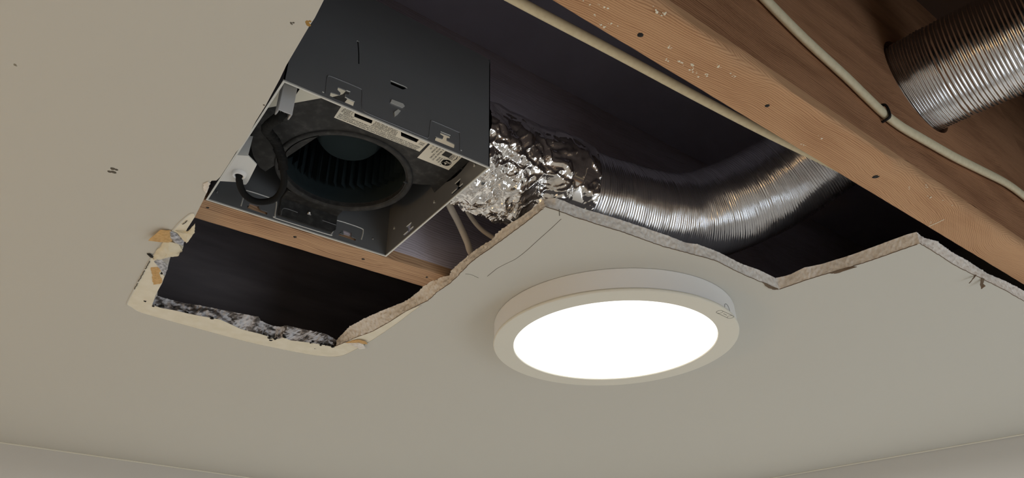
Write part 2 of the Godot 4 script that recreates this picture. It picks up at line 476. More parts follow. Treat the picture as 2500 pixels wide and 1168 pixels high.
# a torn scrap: outline points with their own drop below the ceiling, a little thickness, a creased middle
func scrap(pts: Array, bulge: float) -> MB:
	var m := MB.new()
	var c := Vector3.ZERO
	for q in pts:
		c += q
	c = c / pts.size() + Vector3(0, -bulge, 0)
	var f := FastNoiseLite.new()
	f.seed = 6
	f.frequency = 130.0
	f.fractal_octaves = 2
	var edge := []
	for i in pts.size():
		for k in 6:
			var q: Vector3 = (pts[i] as Vector3).lerp(pts[(i + 1) % pts.size()], k / 6.0)
			edge.append(q + Vector3(f.get_noise_2d(q.x * 9.0, q.z * 9.0), 0, f.get_noise_2d(q.z * 9.0 + 3.0, q.x * 9.0)) * 0.0009)
	for s in [0.0, 0.0005]:
		var p := PackedVector3Array()
		for r in [0.0, 0.2, 0.4, 0.6, 0.8, 1.0]:
			for q in edge:
				var w: Vector3 = (q as Vector3).lerp(c, minf(r, 0.999))
				w.y += s - bulge * 0.5 * sin(PI * r) + 0.0011 * f.get_noise_3dv(w) * minf(1.0, bulge * 900.0) * (0.0 if r == 0.0 else 1.0)
				p.append(w)
		m.grid(p, 6, edge.size())
	for i in edge.size():
		m.quad(edge[i], edge[(i + 1) % edge.size()], edge[(i + 1) % edge.size()] + Vector3(0, 0.0005, 0), edge[i] + Vector3(0, 0.0005, 0))
	return m

func drop(p: PackedVector2Array, y: Array) -> Array:
	var o := []
	for i in p.size():
		o.append(Vector3(p[i].x, CEIL - y[i % y.size()], p[i].y))
	return o

func build_room() -> void:
	var m := MB.new()
	m.box(Vector3(-1.3, -0.10, -1.95), Vector3(2.1, 0.0, 1.3))
	struct(obj("floor", m, M.floor), "pale bathroom floor below the picture")
	struct(obj("wall_far", slab(Vector2(-1.15, -1.5285), Vector2(1.359, -1.7111), 0.1, 0.0, DECK), M.wall), "off-white wall along the bottom left of the picture")
	struct(obj("wall_right", slab(Vector2(1.359, -1.7111), Vector2(1.877, 1.15), 0.1, 0.0, DECK), M.wall), "off-white wall along the bottom right of the picture")
	struct(obj("wall_left", slab(Vector2(-1.15, 1.15), Vector2(-1.15, -1.5285), 0.1, 0.0, DECK), M.wall), "off-white wall left of the picture, with the added globe lamp")
	struct(obj("wall_near", slab(Vector2(1.877, 1.15), Vector2(-1.15, 1.15), 0.1, 0.0, DECK), M.wall), "off-white wall behind the camera, with the added glowing window")
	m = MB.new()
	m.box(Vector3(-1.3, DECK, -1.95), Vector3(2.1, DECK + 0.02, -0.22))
	struct(obj("subfloor", m, M.glare_deck), "subfloor above the joists with glare haze put into its grey, seen through the ceiling hole")
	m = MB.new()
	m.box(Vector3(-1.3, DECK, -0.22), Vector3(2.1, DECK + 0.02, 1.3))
	struct(obj("subfloor", m, M.shaded_deck), "subfloor beyond the joist that the duct pierces, bay shade put into its dark brown")
	# paint beads where ceiling and walls meet
	m = MB.new()
	tube(m, PackedVector3Array([Vector3(-1.14, CEIL - 0.001, -1.5279), Vector3(1.352, CEIL - 0.001, -1.7092)]), 0.0016, 0.0016, 8)
	struct(obj("trim_1", m, M.caulk), "thin paint bead between ceiling and far wall")
	m = MB.new()
	tube(m, PackedVector3Array([Vector3(1.357, CEIL - 0.001, -1.705), Vector3(1.873, CEIL - 0.001, 1.14)]), 0.0016, 0.0016, 8)
	struct(obj("trim_2", m, M.caulk), "thin paint bead between ceiling and right wall")

func build_ceiling() -> void:
	var h := outline()
	var lower := PackedVector2Array()
	var upper := PackedVector2Array()
	lower.append_array(h.left)
	upper.append_array(h.left)
	for k in 5:
		lower.append_array(h.b[k].slice(0 if k == 0 else 1))
		upper.append_array(h.t[k].slice(0 if k == 0 else 1))
	lower.append_array(h.right)
	upper.append_array(h.right)
	var outer := PackedVector2Array([Vector2(-1.149, -1.5276), Vector2(1.3585, -1.710), Vector2(1.876, 1.149), Vector2(-1.149, 1.149)])
	var face := MB.new()
	sheet(face, outer, [lower], Vector3(0, CEIL, 0), Vector3.RIGHT, Vector3.BACK, Vector3.ZERO, 1)
	var back := MB.new()
	sheet(back, outer, [upper], Vector3(0, CEIL + DRY, 0), Vector3.RIGHT, Vector3.BACK, Vector3.ZERO, 1)
	for i in 4:
		var a := outer[i]
		var b := outer[(i + 1) % 4]
		back.quad(Vector3(a.x, CEIL, a.y), Vector3(b.x, CEIL, b.y), Vector3(b.x, CEIL + DRY, b.y), Vector3(a.x, CEIL + DRY, a.y))
	var mesh := face.mesh(null, M.paint)
	back.mesh(mesh, M.back_paper)
	var c := obj("ceiling", mesh, null)
	struct(c, "off-white drywall ceiling with a ragged hole cut for the fan and duct")
	var f := FastNoiseLite.new()
	f.seed = 4
	f.frequency = 0.25
	f.fractal_octaves = 3
	var e := MB.new()
	ragged(e, h.left, h.left, 2, 0.0012, f)
	var joinl := PackedVector2Array([h.left[-1], h.b[0][0]])
	ragged(e, joinl, PackedVector2Array([h.left[-1], h.t[0][0]]), 8, 0.0012, f)
	ragged(e, h.right, h.right, 4, 0.001, f)
	ragged(e, PackedVector2Array([h.b[4][-1], h.right[0]]), PackedVector2Array([h.t[4][-1], h.right[0]]), 6, 0.001, f)
	ragged(e, PackedVector2Array([h.right[-1], h.left[0]]), PackedVector2Array([h.right[-1], h.left[0]]), 30, 0.001, f)
	for k in range(1, 5):
		ragged(e, h.b[k], h.t[k], 9, [0, 0.0034, 0.0013, 0.0011, 0.0024][k], f)
	obj("cut_edge", e, M.gypsum, c, "pale crumbling gypsum along the cut")
	e = MB.new()
	ragged(e, h.b[0], h.t[0], 9, 0.0040, f)
	obj("cut_edge", e, M.dirty_gypsum, c, "black-stained gypsum along the lower left cut")
	for k in range(1, 5):                  # the brown line of the torn face paper
		var lp := PackedVector3Array()
		for i in h.b[k].size() - 1:
			for q in 4:
				var w: Vector2 = h.b[k][i].lerp(h.b[k][i + 1], q / 4.0)
				lp.append(Vector3(w.x + 0.0007 * f.get_noise_2d(w.x * 2200.0, w.y * 2200.0), CEIL + 0.0002, w.y + 0.0007 * f.get_noise_2d(w.y * 2200.0, w.x * 2200.0)))
		e = MB.new()
		tube(e, lp, 0.00045, 0.0004, 6)
		obj("face_paper_edge", e, M.brown_paper, c)
	# the band the old fan grille used to cover
	var ring := xz([0.0942, -0.6172, 0.0907, -0.6227, 0.0866, -0.6507, 0.0843, -0.6948, 0.0820, -0.7352, 0.0831, -0.7773, 0.0844, -0.8301, 0.0850, -0.8500, 0.0862, -0.8600, 0.0916, -0.8652, 0.0985, -0.8715, 0.1075, -0.8754, 0.1489, -0.8811, 0.1835, -0.8854, 0.2382, -0.8911, 0.2878, -0.8900, 0.3179, -0.8872, 0.3338, -0.8830, 0.3480, -0.8760, 0.3564, -0.8650, 0.3603, -0.8477, 0.3650, -0.7992, 0.3664, -0.7343, 0.3652, -0.6938, 0.3650, -0.6685])
	var band := PackedVector2Array(ring)
	var inner := PackedVector2Array()
	for q in h.left:
		if q.y < -0.62:
			inner.append(q)
	inner.append_array(h.b[0])
	inner.append_array(h.b[1].slice(1, 14))
	inner.reverse()
	band.append_array(inner)
	m_sheet("unpainted_margin", band, M.margin, c, "cream unpainted band round the lower left of the hole")
	var rp := []
	for q in ring:
		rp.append(Vector3(q.x, CEIL - 0.0003, q.y))
	e = MB.new()
	tube(e, curve(rp, 5), 0.0006, 0.0004, 8)
	obj("paint_ridge", e, M.paint, c)
	# torn paper and core
	var torn := [
		["torn_paper", M.paper, [0.0881, -0.6579, 0.0985, -0.6664, 0.1018, -0.6666, 0.1034, -0.6457, 0.0995, -0.6344, 0.0992, -0.6424, 0.0984, -0.6497, 0.0958, -0.6543], [0.001, 0.004, 0.006, 0.004, 0.001, 0.002, 0.002, 0.001], 0.001, "cream paper curl hanging into the hole"],
		["torn_paper", M.kraft, [0.0704, -0.6824, 0.0761, -0.6608, 0.0845, -0.6600, 0.0890, -0.6700, 0.0909, -0.6823, 0.0797, -0.6835], [0.006, 0.003, 0.0012, 0.001, 0.0012, 0.004], 0.001, "brown kraft paper folded back on the ceiling"],
		["torn_paper", M.grey_core, [0.0835, -0.6605, 0.0896, -0.6624, 0.0976, -0.6680, 0.1015, -0.6790, 0.1015, -0.6830, 0.0930, -0.6790, 0.0870, -0.6720], [0.0016, 0.001, 0.001, 0.001, 0.0015, 0.0022, 0.002], 0.0008, "white gypsum scrap under the brown paper"],
		["torn_paper", M.paper, [0.0843, -0.6851, 0.0900, -0.6800, 0.0968, -0.6801, 0.1030, -0.6895, 0.1020, -0.6983, 0.0946, -0.7083, 0.0903, -0.7230, 0.0840, -0.7290, 0.0828, -0.7150], [0.002, 0.0025, 0.002, 0.003, 0.006, 0.005, 0.002, 0.001, 0.001], 0.002, "cream paper tongue twisted over the edge"],
		["torn_paper", M.kraft, [0.0870, -0.7500, 0.0934, -0.7444, 0.0965, -0.7500, 0.0971, -0.7584, 0.1044, -0.7751, 0.1044, -0.7822, 0.0984, -0.7888, 0.0910, -0.7638], [0.0008], 0.0001, "tan kraft patch on the unpainted band"],
		["torn_paper", M.grey_core, [0.0860, -0.7334, 0.0906, -0.7235, 0.1004, -0.7351, 0.1014, -0.7421, 0.1035, -0.7620, 0.0980, -0.7520], [0.0007], 0.0001, "bare grey gypsum patch at the edge"],
		["torn_paper", M.kraft, [0.3404, -0.8203, 0.3440, -0.8090, 0.3490, -0.7990, 0.3580, -0.7975, 0.3651, -0.8064, 0.3600, -0.8090, 0.3530, -0.8080], [0.001, 0.001, 0.002, 0.003, 0.002, 0.0015, 0.001], 0.0005, "brown paper peel at the lower corner"],
		["torn_paper", M.gypsum, [0.3404, -0.8210, 0.3530, -0.8085, 0.3600, -0.8095, 0.3679, -0.8180, 0.3640, -0.8230, 0.3559, -0.8235], [0.001, 0.002, 0.002, 0.0035, 0.003, 0.001], 0.002, "pale paper lip at the lower corner"],
		["torn_paper", M.grime, [0.0765, -0.7200, 0.0800, -0.7180, 0.0850, -0.7270, 0.0810, -0.7260], [0.001, 0.0015, 0.0008, 0.001], 0.0006, "dark torn tip beside the unpainted band"],
		["torn_paper", M.gypsum, [0.0872, -0.5640, 0.0895, -0.5575, 0.0917, -0.5600, 0.0938, -0.5771, 0.0905, -0.5740], [0.0008], 0.0004, "crumbled paint beside the notch"],
		["torn_paper", M.brown_paper, [0.8250, -0.2530, 0.8275, -0.2530, 0.8262, -0.2610, 0.8244, -0.2612], [0.0, 0.0, 0.006, 0.007], 0.0, "brown paper strand hanging from the right edge"],
		["torn_paper", M.brown_paper, [0.8380, -0.2520, 0.8440, -0.2515, 0.8470, -0.2560, 0.8491, -0.2550, 0.8500, -0.2600, 0.8440, -0.2580], [0.0, 0.0, 0.004, 0.006, 0.007, 0.004], 0.0, "second brown paper strand hanging from the right edge"],
		["torn_paper", M.brown_paper, [0.6460, -0.3990, 0.6560, -0.4030, 0.6690, -0.4022, 0.6767, -0.4000, 0.6620, -0.3998], [0.0, 0.0012, 0.002, 0.0, 0.0], 0.0, "brown lifted paper at the inner corner"],
		["torn_paper", M.brown_paper, [0.6880, -0.3450, 0.6925, -0.3390, 0.6958, -0.3170, 0.6940, -0.3220, 0.6900, -0.3370], [0.0, 0.0015, 0.002, 0.0, 0.0], 0.0, "brown lifted paper along the short cut"],
	]
	for t in torn:
		obj(t[0], scrap(drop(xz(t[2]), t[3]), t[4]), t[1], c, t[5])
	# grime lumps on the stained cut
	e = MB.new()
	for q in xz([0.0995, -0.8400, 0.1120, -0.8470, 0.1190, -0.8475, 0.2560, -0.8640, 0.2590, -0.8680, 0.2530, -0.8600, 0.2630, -0.8600, 0.2680, -0.8480, 0.2440, -0.8580, 0.3050, -0.8490, 0.3120, -0.8470, 0.3180, -0.8460, 0.3240, -0.8470, 0.3300, -0.8450, 0.3340, -0.8440, 0.3180, -0.8640, 0.1760, -0.8440, 0.1480, -0.8460, 0.3390, -0.8350, 0.0985, -0.7560, 0.0905, -0.6950, 0.0885, -0.7010, 0.0950, -0.6540]):
		for k in 4:
			lump(e, Vector3(q.x + rng.randf_range(-0.002, 0.002), CEIL - 0.0004 + rng.randf_range(0, 0.003), q.y + rng.randf_range(-0.002, 0.002)), rng.randf_range(0.0006, 0.0022))
	struct(obj("grime", e, M.grime, c, "black mould specks along the stained cut")).set_meta("kind", "stuff")
	for q in [[0.0826, -0.7350, 0.0829, -0.7560], [0.0831, -0.7600, 0.0836, -0.7900], [0.0838, -0.7950, 0.0841, -0.8120], [0.0852, -0.6690, 0.0845, -0.6800], [0.0905, -0.6420, 0.0925, -0.6330], [0.0882, -0.6760, 0.0915, -0.6700]]:
		e = MB.new()
		var s0 := Vector3(q[0], CEIL - 0.0009, q[1])
		var s1 := Vector3(q[2], CEIL - 0.0009, q[3])
		var sm := []
		for k in 7:
			sm.append(s0.lerp(s1, k / 6.0) + Vector3(rng.randf_range(-0.0004, 0.0004), 0, 0))
		tube(e, curve(sm, 3), 0.0005, 0.0002, 6)
		obj("dark_smudge", e, M.crack, c)
	# hairline cracks and small marks
	for q in [[[0.3871, -0.5640, 0.3862, -0.5530, 0.3855, -0.5424, 0.3872, -0.5290, 0.3893, -0.5147, 0.3880, -0.4950, 0.3851, -0.4748, 0.3818, -0.4500, 0.3784, -0.4283], 0.00032], [[0.3644, -0.5730, 0.3705, -0.5710, 0.3813, -0.5727], 0.0003], [[0.3659, -0.4163, 0.3734, -0.4248], 0.0004]]:
		var cp := []
		for s in xz(q[0]):
			cp.append(Vector3(s.x, CEIL - 0.00005, s.y))
		e = MB.new()
		tube(e, curve(cp, 6), q[1], 0.00012, 6)
		obj("hairline_crack", e, M.crack, c)
	for q in [[0.0197, -0.5891, 0.0034, M.crack], [0.0813, -0.3464, 0.0012, M.crack], [0.0895, -0.3400, 0.0022, M.rust], [-0.0605, -0.4942, 0.0013, M.faint], [0.0945, -0.4345, 0.0008, M.crack], [0.0935, -0.6200, 0.0018, M.faint], [0.0985, -0.8520, 0.0026, M.rust]]:
		e = MB.new()
		for k in 4:
			lump(e, Vector3(q[0] + rng.randf_range(-1, 1) * q[2] * 0.7, CEIL, q[1] + rng.randf_range(-1, 1) * q[2]), q[2] * rng.randf_range(0.4, 0.75), 0.12)
		obj("ceiling_mark", e, q[3], c)

func m_sheet(called: String, poly: PackedVector2Array, mat: Material, parent: Node, label := "") -> void:
	var m := MB.new()
	sheet(m, poly, [], Vector3(0, CEIL - 0.00025, 0), Vector3.RIGHT, Vector3.BACK, Vector3(0, 0.00025, 0))
	obj(called, m, mat, parent, label)

func lump(m: MB, c: Vector3, r: float, squash := 0.6) -> void:
	var p := PackedVector3Array()
	var w := rng.randf_range(0.6, 1.4)
	for i in 5:
		var a := PI * i / 4.0
		for j in 7:
			var b := TAU * j / 7.0
			var k := r * rng.randf_range(0.8, 1.2)
			p.append(c + Vector3(sin(a) * cos(b) * k * w, cos(a) * k * squash, sin(a) * sin(b) * k))
	m.grid(p, 5, 7)

# ---------------------------------------------------------------- lumber
func joist(label: String, z0: float, z1: float, x0: float, x1: float, face: Material, side: Material, hole: PackedVector2Array, wane: float, sd: int) -> Node3D:
	var t := thing("ceiling_joist", Vector3(x0, JB, (z0 + z1) / 2), label, "joist", "wooden ceiling joists")
	var f := FastNoiseLite.new()
	f.seed = sd
	f.frequency = 1.0
	f.fractal_octaves = 3
	var low := MB.new()
	var p := PackedVector3Array()
	var rows := 240
	for i in rows + 1:
		var x := lerpf(x0, x1, float(i) / rows)
		var w := wane * clampf(0.7 + 1.4 * f.get_noise_1d(x * 9.0) + 0.25 * f.get_noise_1d(x * 120.0), 0.12, 1.6)
		var e := 0.0006 + 0.0008 * absf(f.get_noise_1d(x * 60.0 + 30.0))
		for q in [Vector2(z0, 0.012), Vector2(z0, e), Vector2(z0 + e, 0), Vector2(lerpf(z0, z1, 0.5), 0), Vector2(z1 - 1.6 * w, 0), Vector2(z1 - w, 0.10 * w), Vector2(z1 - 0.45 * w, 0.32 * w), Vector2(z1 - 0.1 * w, 0.75 * w), Vector2(z1, 1.3 * w), Vector2(z1, 0.012)]:
			p.append(Vector3(x, JB + q.y, q.x))
	low.grid(p, rows + 1, 10, false)
	var mesh := low.mesh(null, face)
	var up := MB.new()
	var board := rect(x0, JB + 0.012, x1, DECK)
	var flat_side := MB.new()
	sheet(flat_side, board, [hole] if hole.size() else [], Vector3(0, 0, z0), Vector3.RIGHT, Vector3.UP, Vector3.ZERO, 1)
	flat_side.mesh(mesh, M.grey_wood)  # left face greyed for how it mirrors in the duct
	sheet(up, board, [hole] if hole.size() else [], Vector3(0, 0, z1), Vector3.RIGHT, Vector3.UP, Vector3(0, 0, z0 - z1), 1)
	up.quad(Vector3(x0, JB, z0), Vector3(x0, JB, z1), Vector3(x0, JB + 0.012, z1), Vector3(x0, JB + 0.012, z0))
	up.quad(Vector3(x1, JB, z0), Vector3(x1, JB, z1), Vector3(x1, JB + 0.012, z1), Vector3(x1, JB + 0.012, z0))
	up.mesh(mesh, side)
	obj("beam", mesh, null, t)
	return t

func nail_marks(t: Node3D, spots: Array, r: float) -> void:
	for q in xz(spots):
		var m := MB.new()
		for k in 3:
			lump(m, Vector3(q.x + rng.randf_range(-1, 1) * r * 0.6, JB, q.y + rng.randf_range(-1, 1) * r * 0.35), r * rng.randf_range(0.5, 0.9), 0.16)
		obj("nail_hole", m, M.nail, t)

func build_joists() -> void:
	var hole := circle(Vector2(0.7005, 2.571), 0.0585, 40)
	var t := joist("rough fir joist with white plaster specks, pierced by the silver duct", -0.2405, -0.2012, -1.14, 1.70, M.joist_face, M.joist_side, hole, 0.0065, 2)
	nail_marks(t, [0.2838, -0.2281, 0.4175, -0.2218, 0.5795, -0.2242], 0.0026)
	var e := MB.new()
	for q in xz([0.2344, -0.2280, 0.2399, -0.2249, 0.2496, -0.2234, 0.2616, -0.2322, 0.2607, -0.2374, 0.2752, -0.2050, 0.2813, -0.2071, 0.2858, -0.2046, 0.3117, -0.2241, 0.3499, -0.2269, 0.3514, -0.2165, 0.3534, -0.2155, 0.3691, -0.2158, 0.3360, -0.2265, 0.4877, -0.2196, 0.4861, -0.2341, 0.6311, -0.2049, 0.6833, -0.2060, 0.6505, -0.2117, 0.7005, -0.2341, 0.325, -0.2300, 0.334, -0.2310, 0.341, -0.2290, 0.318, -0.2330, 0.345, -0.2320, 0.2450, -0.2340, 0.2550, -0.2380, 0.226, -0.2260, 0.62, -0.2150, 0.665, -0.2070]):
		for k in rng.randi_range(2, 5):
			lump(e, Vector3(q.x + rng.randf_range(-0.004, 0.004), JB, q.y + rng.randf_range(-0.0012, 0.0012)), rng.randf_range(0.0003, 0.0009), 0.4)
	obj("plaster_speck", e, M.margin, t, "white plaster specks").set_meta("kind", "stuff")
	e = MB.new()
	tube(e, curve([Vector3(0.7036, JB - 0.0002, -0.2392), Vector3(0.7036, JB - 0.0003, -0.2310), Vector3(0.7031, JB - 0.0002, -0.2235)], 5), 0.0006, 0.0003, 6)
	obj("scratch", e, M.margin, t, "pale scratch across the joist")
	t = joist("narrow brown joist under the far edge of the fan housing", -0.6475, -0.6118, -1.14, 1.70, M.nailer_face, M.glare_nailer_side, PackedVector2Array(), 0.0015, 6)
	nail_marks(t, [0.1922, -0.6261, 0.1054, -0.6220, 0.2691, -0.6280, 0.3457, -0.6247], 0.0018)
	joist("dark joist deep behind the lower left of the hole", -1.0540, -1.0180, -1.14, 1.33, M.grey_wood, M.grey_wood, PackedVector2Array(), 0.001, 8)

# ---------------------------------------------------------------- fan housing
func beads(called: String, list: Array, o: Vector3, u: Vector3, w: Vector3, r: float, mat: Material, parent: Node) -> void:
	for q in list:
		var m := MB.new()
		bead(m, q, o, u, w, r)
		obj(called, m, mat, parent)

func bead(m: MB, pts: Array, o: Vector3, u: Vector3, w: Vector3, r: float) -> void:
	var p := []
	for q in xz(pts):
		p.append(o + u * q.x + w * q.y)
	tube(m, curve(p, 4), r, r, 8)

func lettering(called: String, text: String, size: float, at: Vector3, along: Vector3, upward: Vector3, mat: Material, parent: Node, wide := 0.0) -> void:
	var t := TextMesh.new()
	var f := SystemFont.new()
	f.font_names = PackedStringArray(["Droid Sans"])
	t.font = f
	t.text = text
	t.font_size = 24
	t.pixel_size = size / 24.0
	t.depth = 0.00008
	t.curve_step = 3.0
	t.horizontal_alignment = HORIZONTAL_ALIGNMENT_LEFT
	var o := MeshInstance3D.new()
	o.name = numbered(called, parent)
	o.mesh = t
	o.material_override = mat
	parent.add_child(o, true)
	var k := 1.0
	if wide > 0.0:
		k = wide / maxf(t.get_aabb().size.x, 1e-6)
	o.transform = Transform3D(Basis(along * k, upward, along.cross(upward)), at - base_of(parent))

func build_fan() -> void:
	var x0 := 0.1002
	var x1 := 0.2873
	var z0 := -0.6102
	var z1 := -0.4162
	var y0 := 2.4137
	var y1 := 2.5447
	var g := 0.0010
	var t := thing("exhaust_fan", Vector3(x0, y0, z0), "open galvanized bathroom fan housing with round black blower inlet, set in the ceiling hole", "exhaust fan")
	var m := MB.new()
	# near side, with its cut-outs
	var o := Vector3(0, 0, z1 - g)
	var hook_a := xz([0.1419, 2.4299, 0.1520, 2.4302, 0.1518, 2.4271, 0.1488, 2.4264, 0.1488, 2.4231, 0.1569, 2.4224, 0.1564, 2.4176, 0.1387, 2.4174, 0.1366, 2.4178, 0.1368, 2.4218, 0.1445, 2.4228, 0.1446, 2.4253, 0.1418, 2.4269])
	var hook_b := xz([0.2361, 2.4290, 0.2459, 2.4295, 0.2458, 2.4270, 0.2428, 2.4265, 0.2429, 2.4236, 0.2509, 2.4232, 0.2507, 2.4200, 0.2498, 2.4184, 0.2313, 2.4181, 0.2310, 2.4207, 0.2314, 2.4226, 0.2385, 2.4232, 0.2393, 2.4264, 0.2358, 2.4271])
	var louvre := xz([0.1856, 2.4604, 0.1992, 2.4610, 0.2010, 2.4605, 0.1993, 2.4585, 0.1972, 2.4572, 0.1862, 2.4570])
	var side := PackedVector2Array([Vector2(x0, y0), Vector2(x1, y0), Vector2(x1, y1 - 0.006), Vector2(x1 - 0.0015, y1 - 0.002), Vector2(x1 - 0.006, y1), Vector2(x0, y1)])
	sheet(m, side, [hook_a, hook_b, louvre], o, Vector3.RIGHT, Vector3.UP, Vector3(0, 0, g))
	var near := obj("side_panel", m, M.zinc, t)
	m = MB.new()
	bead(m, [0.1329, 2.4180, 0.1322, 2.4344, 0.1333, 2.4367, 0.1350, 2.4374, 0.1591, 2.4381, 0.1619, 2.4360, 0.1627, 2.4294, 0.1634, 2.4218, 0.1650, 2.4178, 0.1698, 2.4163, 0.1917, 2.4164, 0.2213, 2.4166, 0.2235, 2.4172, 0.2252, 2.4200, 0.2258, 2.4344, 0.2266, 2.4367, 0.2281, 2.4376, 0.2530, 2.4379, 0.2550, 2.4366, 0.2559, 2.4300, 0.2562, 2.4180], Vector3(0, 0, z1), Vector3.RIGHT, Vector3.UP, 0.00065)
	obj("embossed_line", m, M.zinc, near)
	beads("slot_lip", [[0.1856, 2.4607, 0.1924, 2.4610, 0.1992, 2.4613, 0.2014, 2.4606], [0.1488, 2.4231, 0.1520, 2.4226, 0.1569, 2.4223], [0.1490, 2.4302, 0.1522, 2.4304], [0.2361, 2.4300, 0.2459, 2.4304]], Vector3(0, 0, z1), Vector3.RIGHT, Vector3.UP, 0.0004, M.zinc_highlight, near)  # lip highlights painted in with the lighter zinc
	m = MB.new()                       # the pressed tongue with its two small steps
	sheet(m, xz([0.1872, 2.4369, 0.1985, 2.4371, 0.2002, 2.4392, 0.1984, 2.4412, 0.1879, 2.4404]), [], Vector3(0, 0, z1), Vector3.RIGHT, Vector3.UP, Vector3(0, 0, 0.0012))
	obj("pressed_tongue", m, M.zinc_highlight, near)
	m = MB.new()
	sheet(m, xz([0.1920, 2.4240, 0.1948, 2.4280, 0.1968, 2.4323, 0.1944, 2.4328, 0.1912, 2.4285]), [], Vector3(0, 0, z1), Vector3.RIGHT, Vector3.UP, Vector3(0, 0, 0.0014))
	obj("pressed_tongue", m, M.zinc_highlight, near)
	m = MB.new()
	bead(m, [0.1528, 2.4866, 0.1548, 2.4750, 0.1562, 2.4631], Vector3(0, 0, z1), Vector3.RIGHT, Vector3.UP, 0.0005)
	obj("slit", m, M.void, near)
	beads("rivet", [[0.1518, 2.4868, 0.1536, 2.4866], [0.1302, 2.4187, 0.1316, 2.4185], [0.2561, 2.4194, 0.2579, 2.4192]], Vector3(0, 0, z1), Vector3.RIGHT, Vector3.UP, 0.0005, M.zinc_highlight, near)
	# far side, seen from inside, with slots that show the joist
	m = MB.new()
	var s1 := xz([0.1385, 2.4243, 0.1478, 2.4243, 0.1482, 2.4222, 0.1503, 2.4208, 0.1570, 2.4203, 0.1570, 2.4175, 0.1376, 2.4178, 0.1374, 2.4206, 0.1388, 2.4212])
	var s2 := xz([0.2359, 2.4284, 0.2456, 2.4280, 0.2457, 2.4232, 0.2509, 2.4226, 0.2508, 2.4199, 0.2318, 2.4203, 0.2321, 2.4226, 0.2370, 2.4226])
	sheet(m, side, [s1, s2], Vector3(0, 0, z0), Vector3.RIGHT, Vector3.UP, Vector3(0, 0, g))
	var far := obj("side_panel", m, M.zinc, t)
	m = MB.new()
	var fo := Vector3(0, 0, z0 + g)
	bead(m, [0.1315, 2.4178, 0.1320, 2.4293, 0.1326, 2.4350, 0.1345, 2.4370, 0.1535, 2.4373, 0.1611, 2.4368, 0.1640, 2.4335, 0.1645, 2.4226, 0.1650, 2.4185, 0.1675, 2.4168, 0.2200, 2.4172, 0.2235, 2.4185, 0.2252, 2.4230, 0.2260, 2.4340, 0.2292, 2.4372, 0.2545, 2.4372, 0.2581, 2.4339, 0.2570, 2.4237], fo, Vector3.RIGHT, Vector3.UP, 0.00065)
	obj("embossed_line", m, M.zinc_highlight, far)  # bead highlight painted in with the lighter zinc
	beads("slot_lip", [[0.1376, 2.4214, 0.1388, 2.4213], [0.1503, 2.4210, 0.1570, 2.4205], [0.2321, 2.4227, 0.2370, 2.4226], [0.2457, 2.4232, 0.2509, 2.4227]], fo, Vector3.RIGHT, Vector3.UP, 0.0004, M.zinc, far)
	for q in [Vector3(0.1075, 2.4245, z0 + g), Vector3(0.2700, 2.4290, z0 + g)]:
		m = MB.new()
		lump(m, q, 0.0016, 1.0)
		obj("rivet", m, M.zinc, far)
	# right side with two small slots, left side, top
	m = MB.new()
	var k1 := PackedVector2Array([Vector2(-0.4625, 2.4283), Vector2(-0.4719, 2.4281), Vector2(-0.4674, 2.4233), Vector2(-0.4689, 2.4205), Vector2(-0.4771, 2.4201), Vector2(-0.4771, 2.4180), Vector2(-0.4590, 2.4180), Vector2(-0.4580, 2.4204), Vector2(-0.4640, 2.4206), Vector2(-0.4640, 2.4233)])
	var k2 := PackedVector2Array([Vector2(-0.5552, 2.4278), Vector2(-0.5655, 2.4279), Vector2(-0.5616, 2.4240), Vector2(-0.5616, 2.4205), Vector2(-0.5704, 2.4206), Vector2(-0.5704, 2.4185), Vector2(-0.5500, 2.4185), Vector2(-0.5500, 2.4205), Vector2(-0.5572, 2.4206), Vector2(-0.5572, 2.4240)])
	var port := circle(Vector2(-0.4700, 2.4850), 0.0490, 36)
	sheet(m, rect(z0, y0, z1, y1), [k1, k2, port], Vector3(x1 - g, 0, 0), Vector3.BACK, Vector3.UP, Vector3(g, 0, 0))
	var right := obj("side_panel", m, M.zinc, t)
	beads("slot_lip", [[-0.4625, 2.4285, -0.4719, 2.4283], [-0.4689, 2.4207, -0.4771, 2.4203], [-0.4580, 2.4206, -0.4643, 2.4208], [-0.5552, 2.4280, -0.5655, 2.4281], [-0.5616, 2.4207, -0.5704, 2.4208], [-0.5500, 2.4207, -0.5572, 2.4208]], Vector3(x1 - g, 0, 0), Vector3.BACK, Vector3.UP, 0.00045, M.zinc_highlight, right)  # lighter zinc paints the glint along the slot lips
	for q in [[2.4279, -0.5094], [2.4292, -0.4386], [2.4400, -0.5930]]:
		m = MB.new()
		sheet(m, PackedVector2Array([Vector2(q[1] - 0.0012, q[0] - 0.001), Vector2(q[1] + 0.0014, q[0] - 0.001), Vector2(q[1] + 0.0006, q[0] + 0.0016)]), [], Vector3(x1 - g, 0, 0), Vector3.BACK, Vector3.UP, Vector3(-0.0011, 0, 0))
		obj("rivet", m, M.zinc_highlight, right)
	m = MB.new()
	sheet(m, rect(z0, y0, z1, y1), [], Vector3(x0, 0, 0), Vector3.BACK, Vector3.UP, Vector3(g, 0, 0))
	obj("side_panel", m, M.zinc, t)
	m = MB.new()
	m.box(Vector3(x0, y1 - g, z0), Vector3(x1 - 0.004, y1, z1 - 0.0005))
	obj("top_panel", m, M.zinc, t)
	# the folded rim at the bottom, its room highlight put into the colour
	m = MB.new()
	var rim := 0.0013
	sheet(m, rect(x0 - 0.0003, z0 - 0.0003, x1 + 0.0003, z1 + 0.0003), [rect(x0 + rim, z0 + rim, x1 - rim, z1 - rim)], Vector3(0, y0 - 0.0004, 0), Vector3.RIGHT, Vector3.BACK, Vector3(0, 0.0012, 0))
	obj("rim", m, M.zinc_highlight, t, "folded metal rim with the highlight put into its colour")
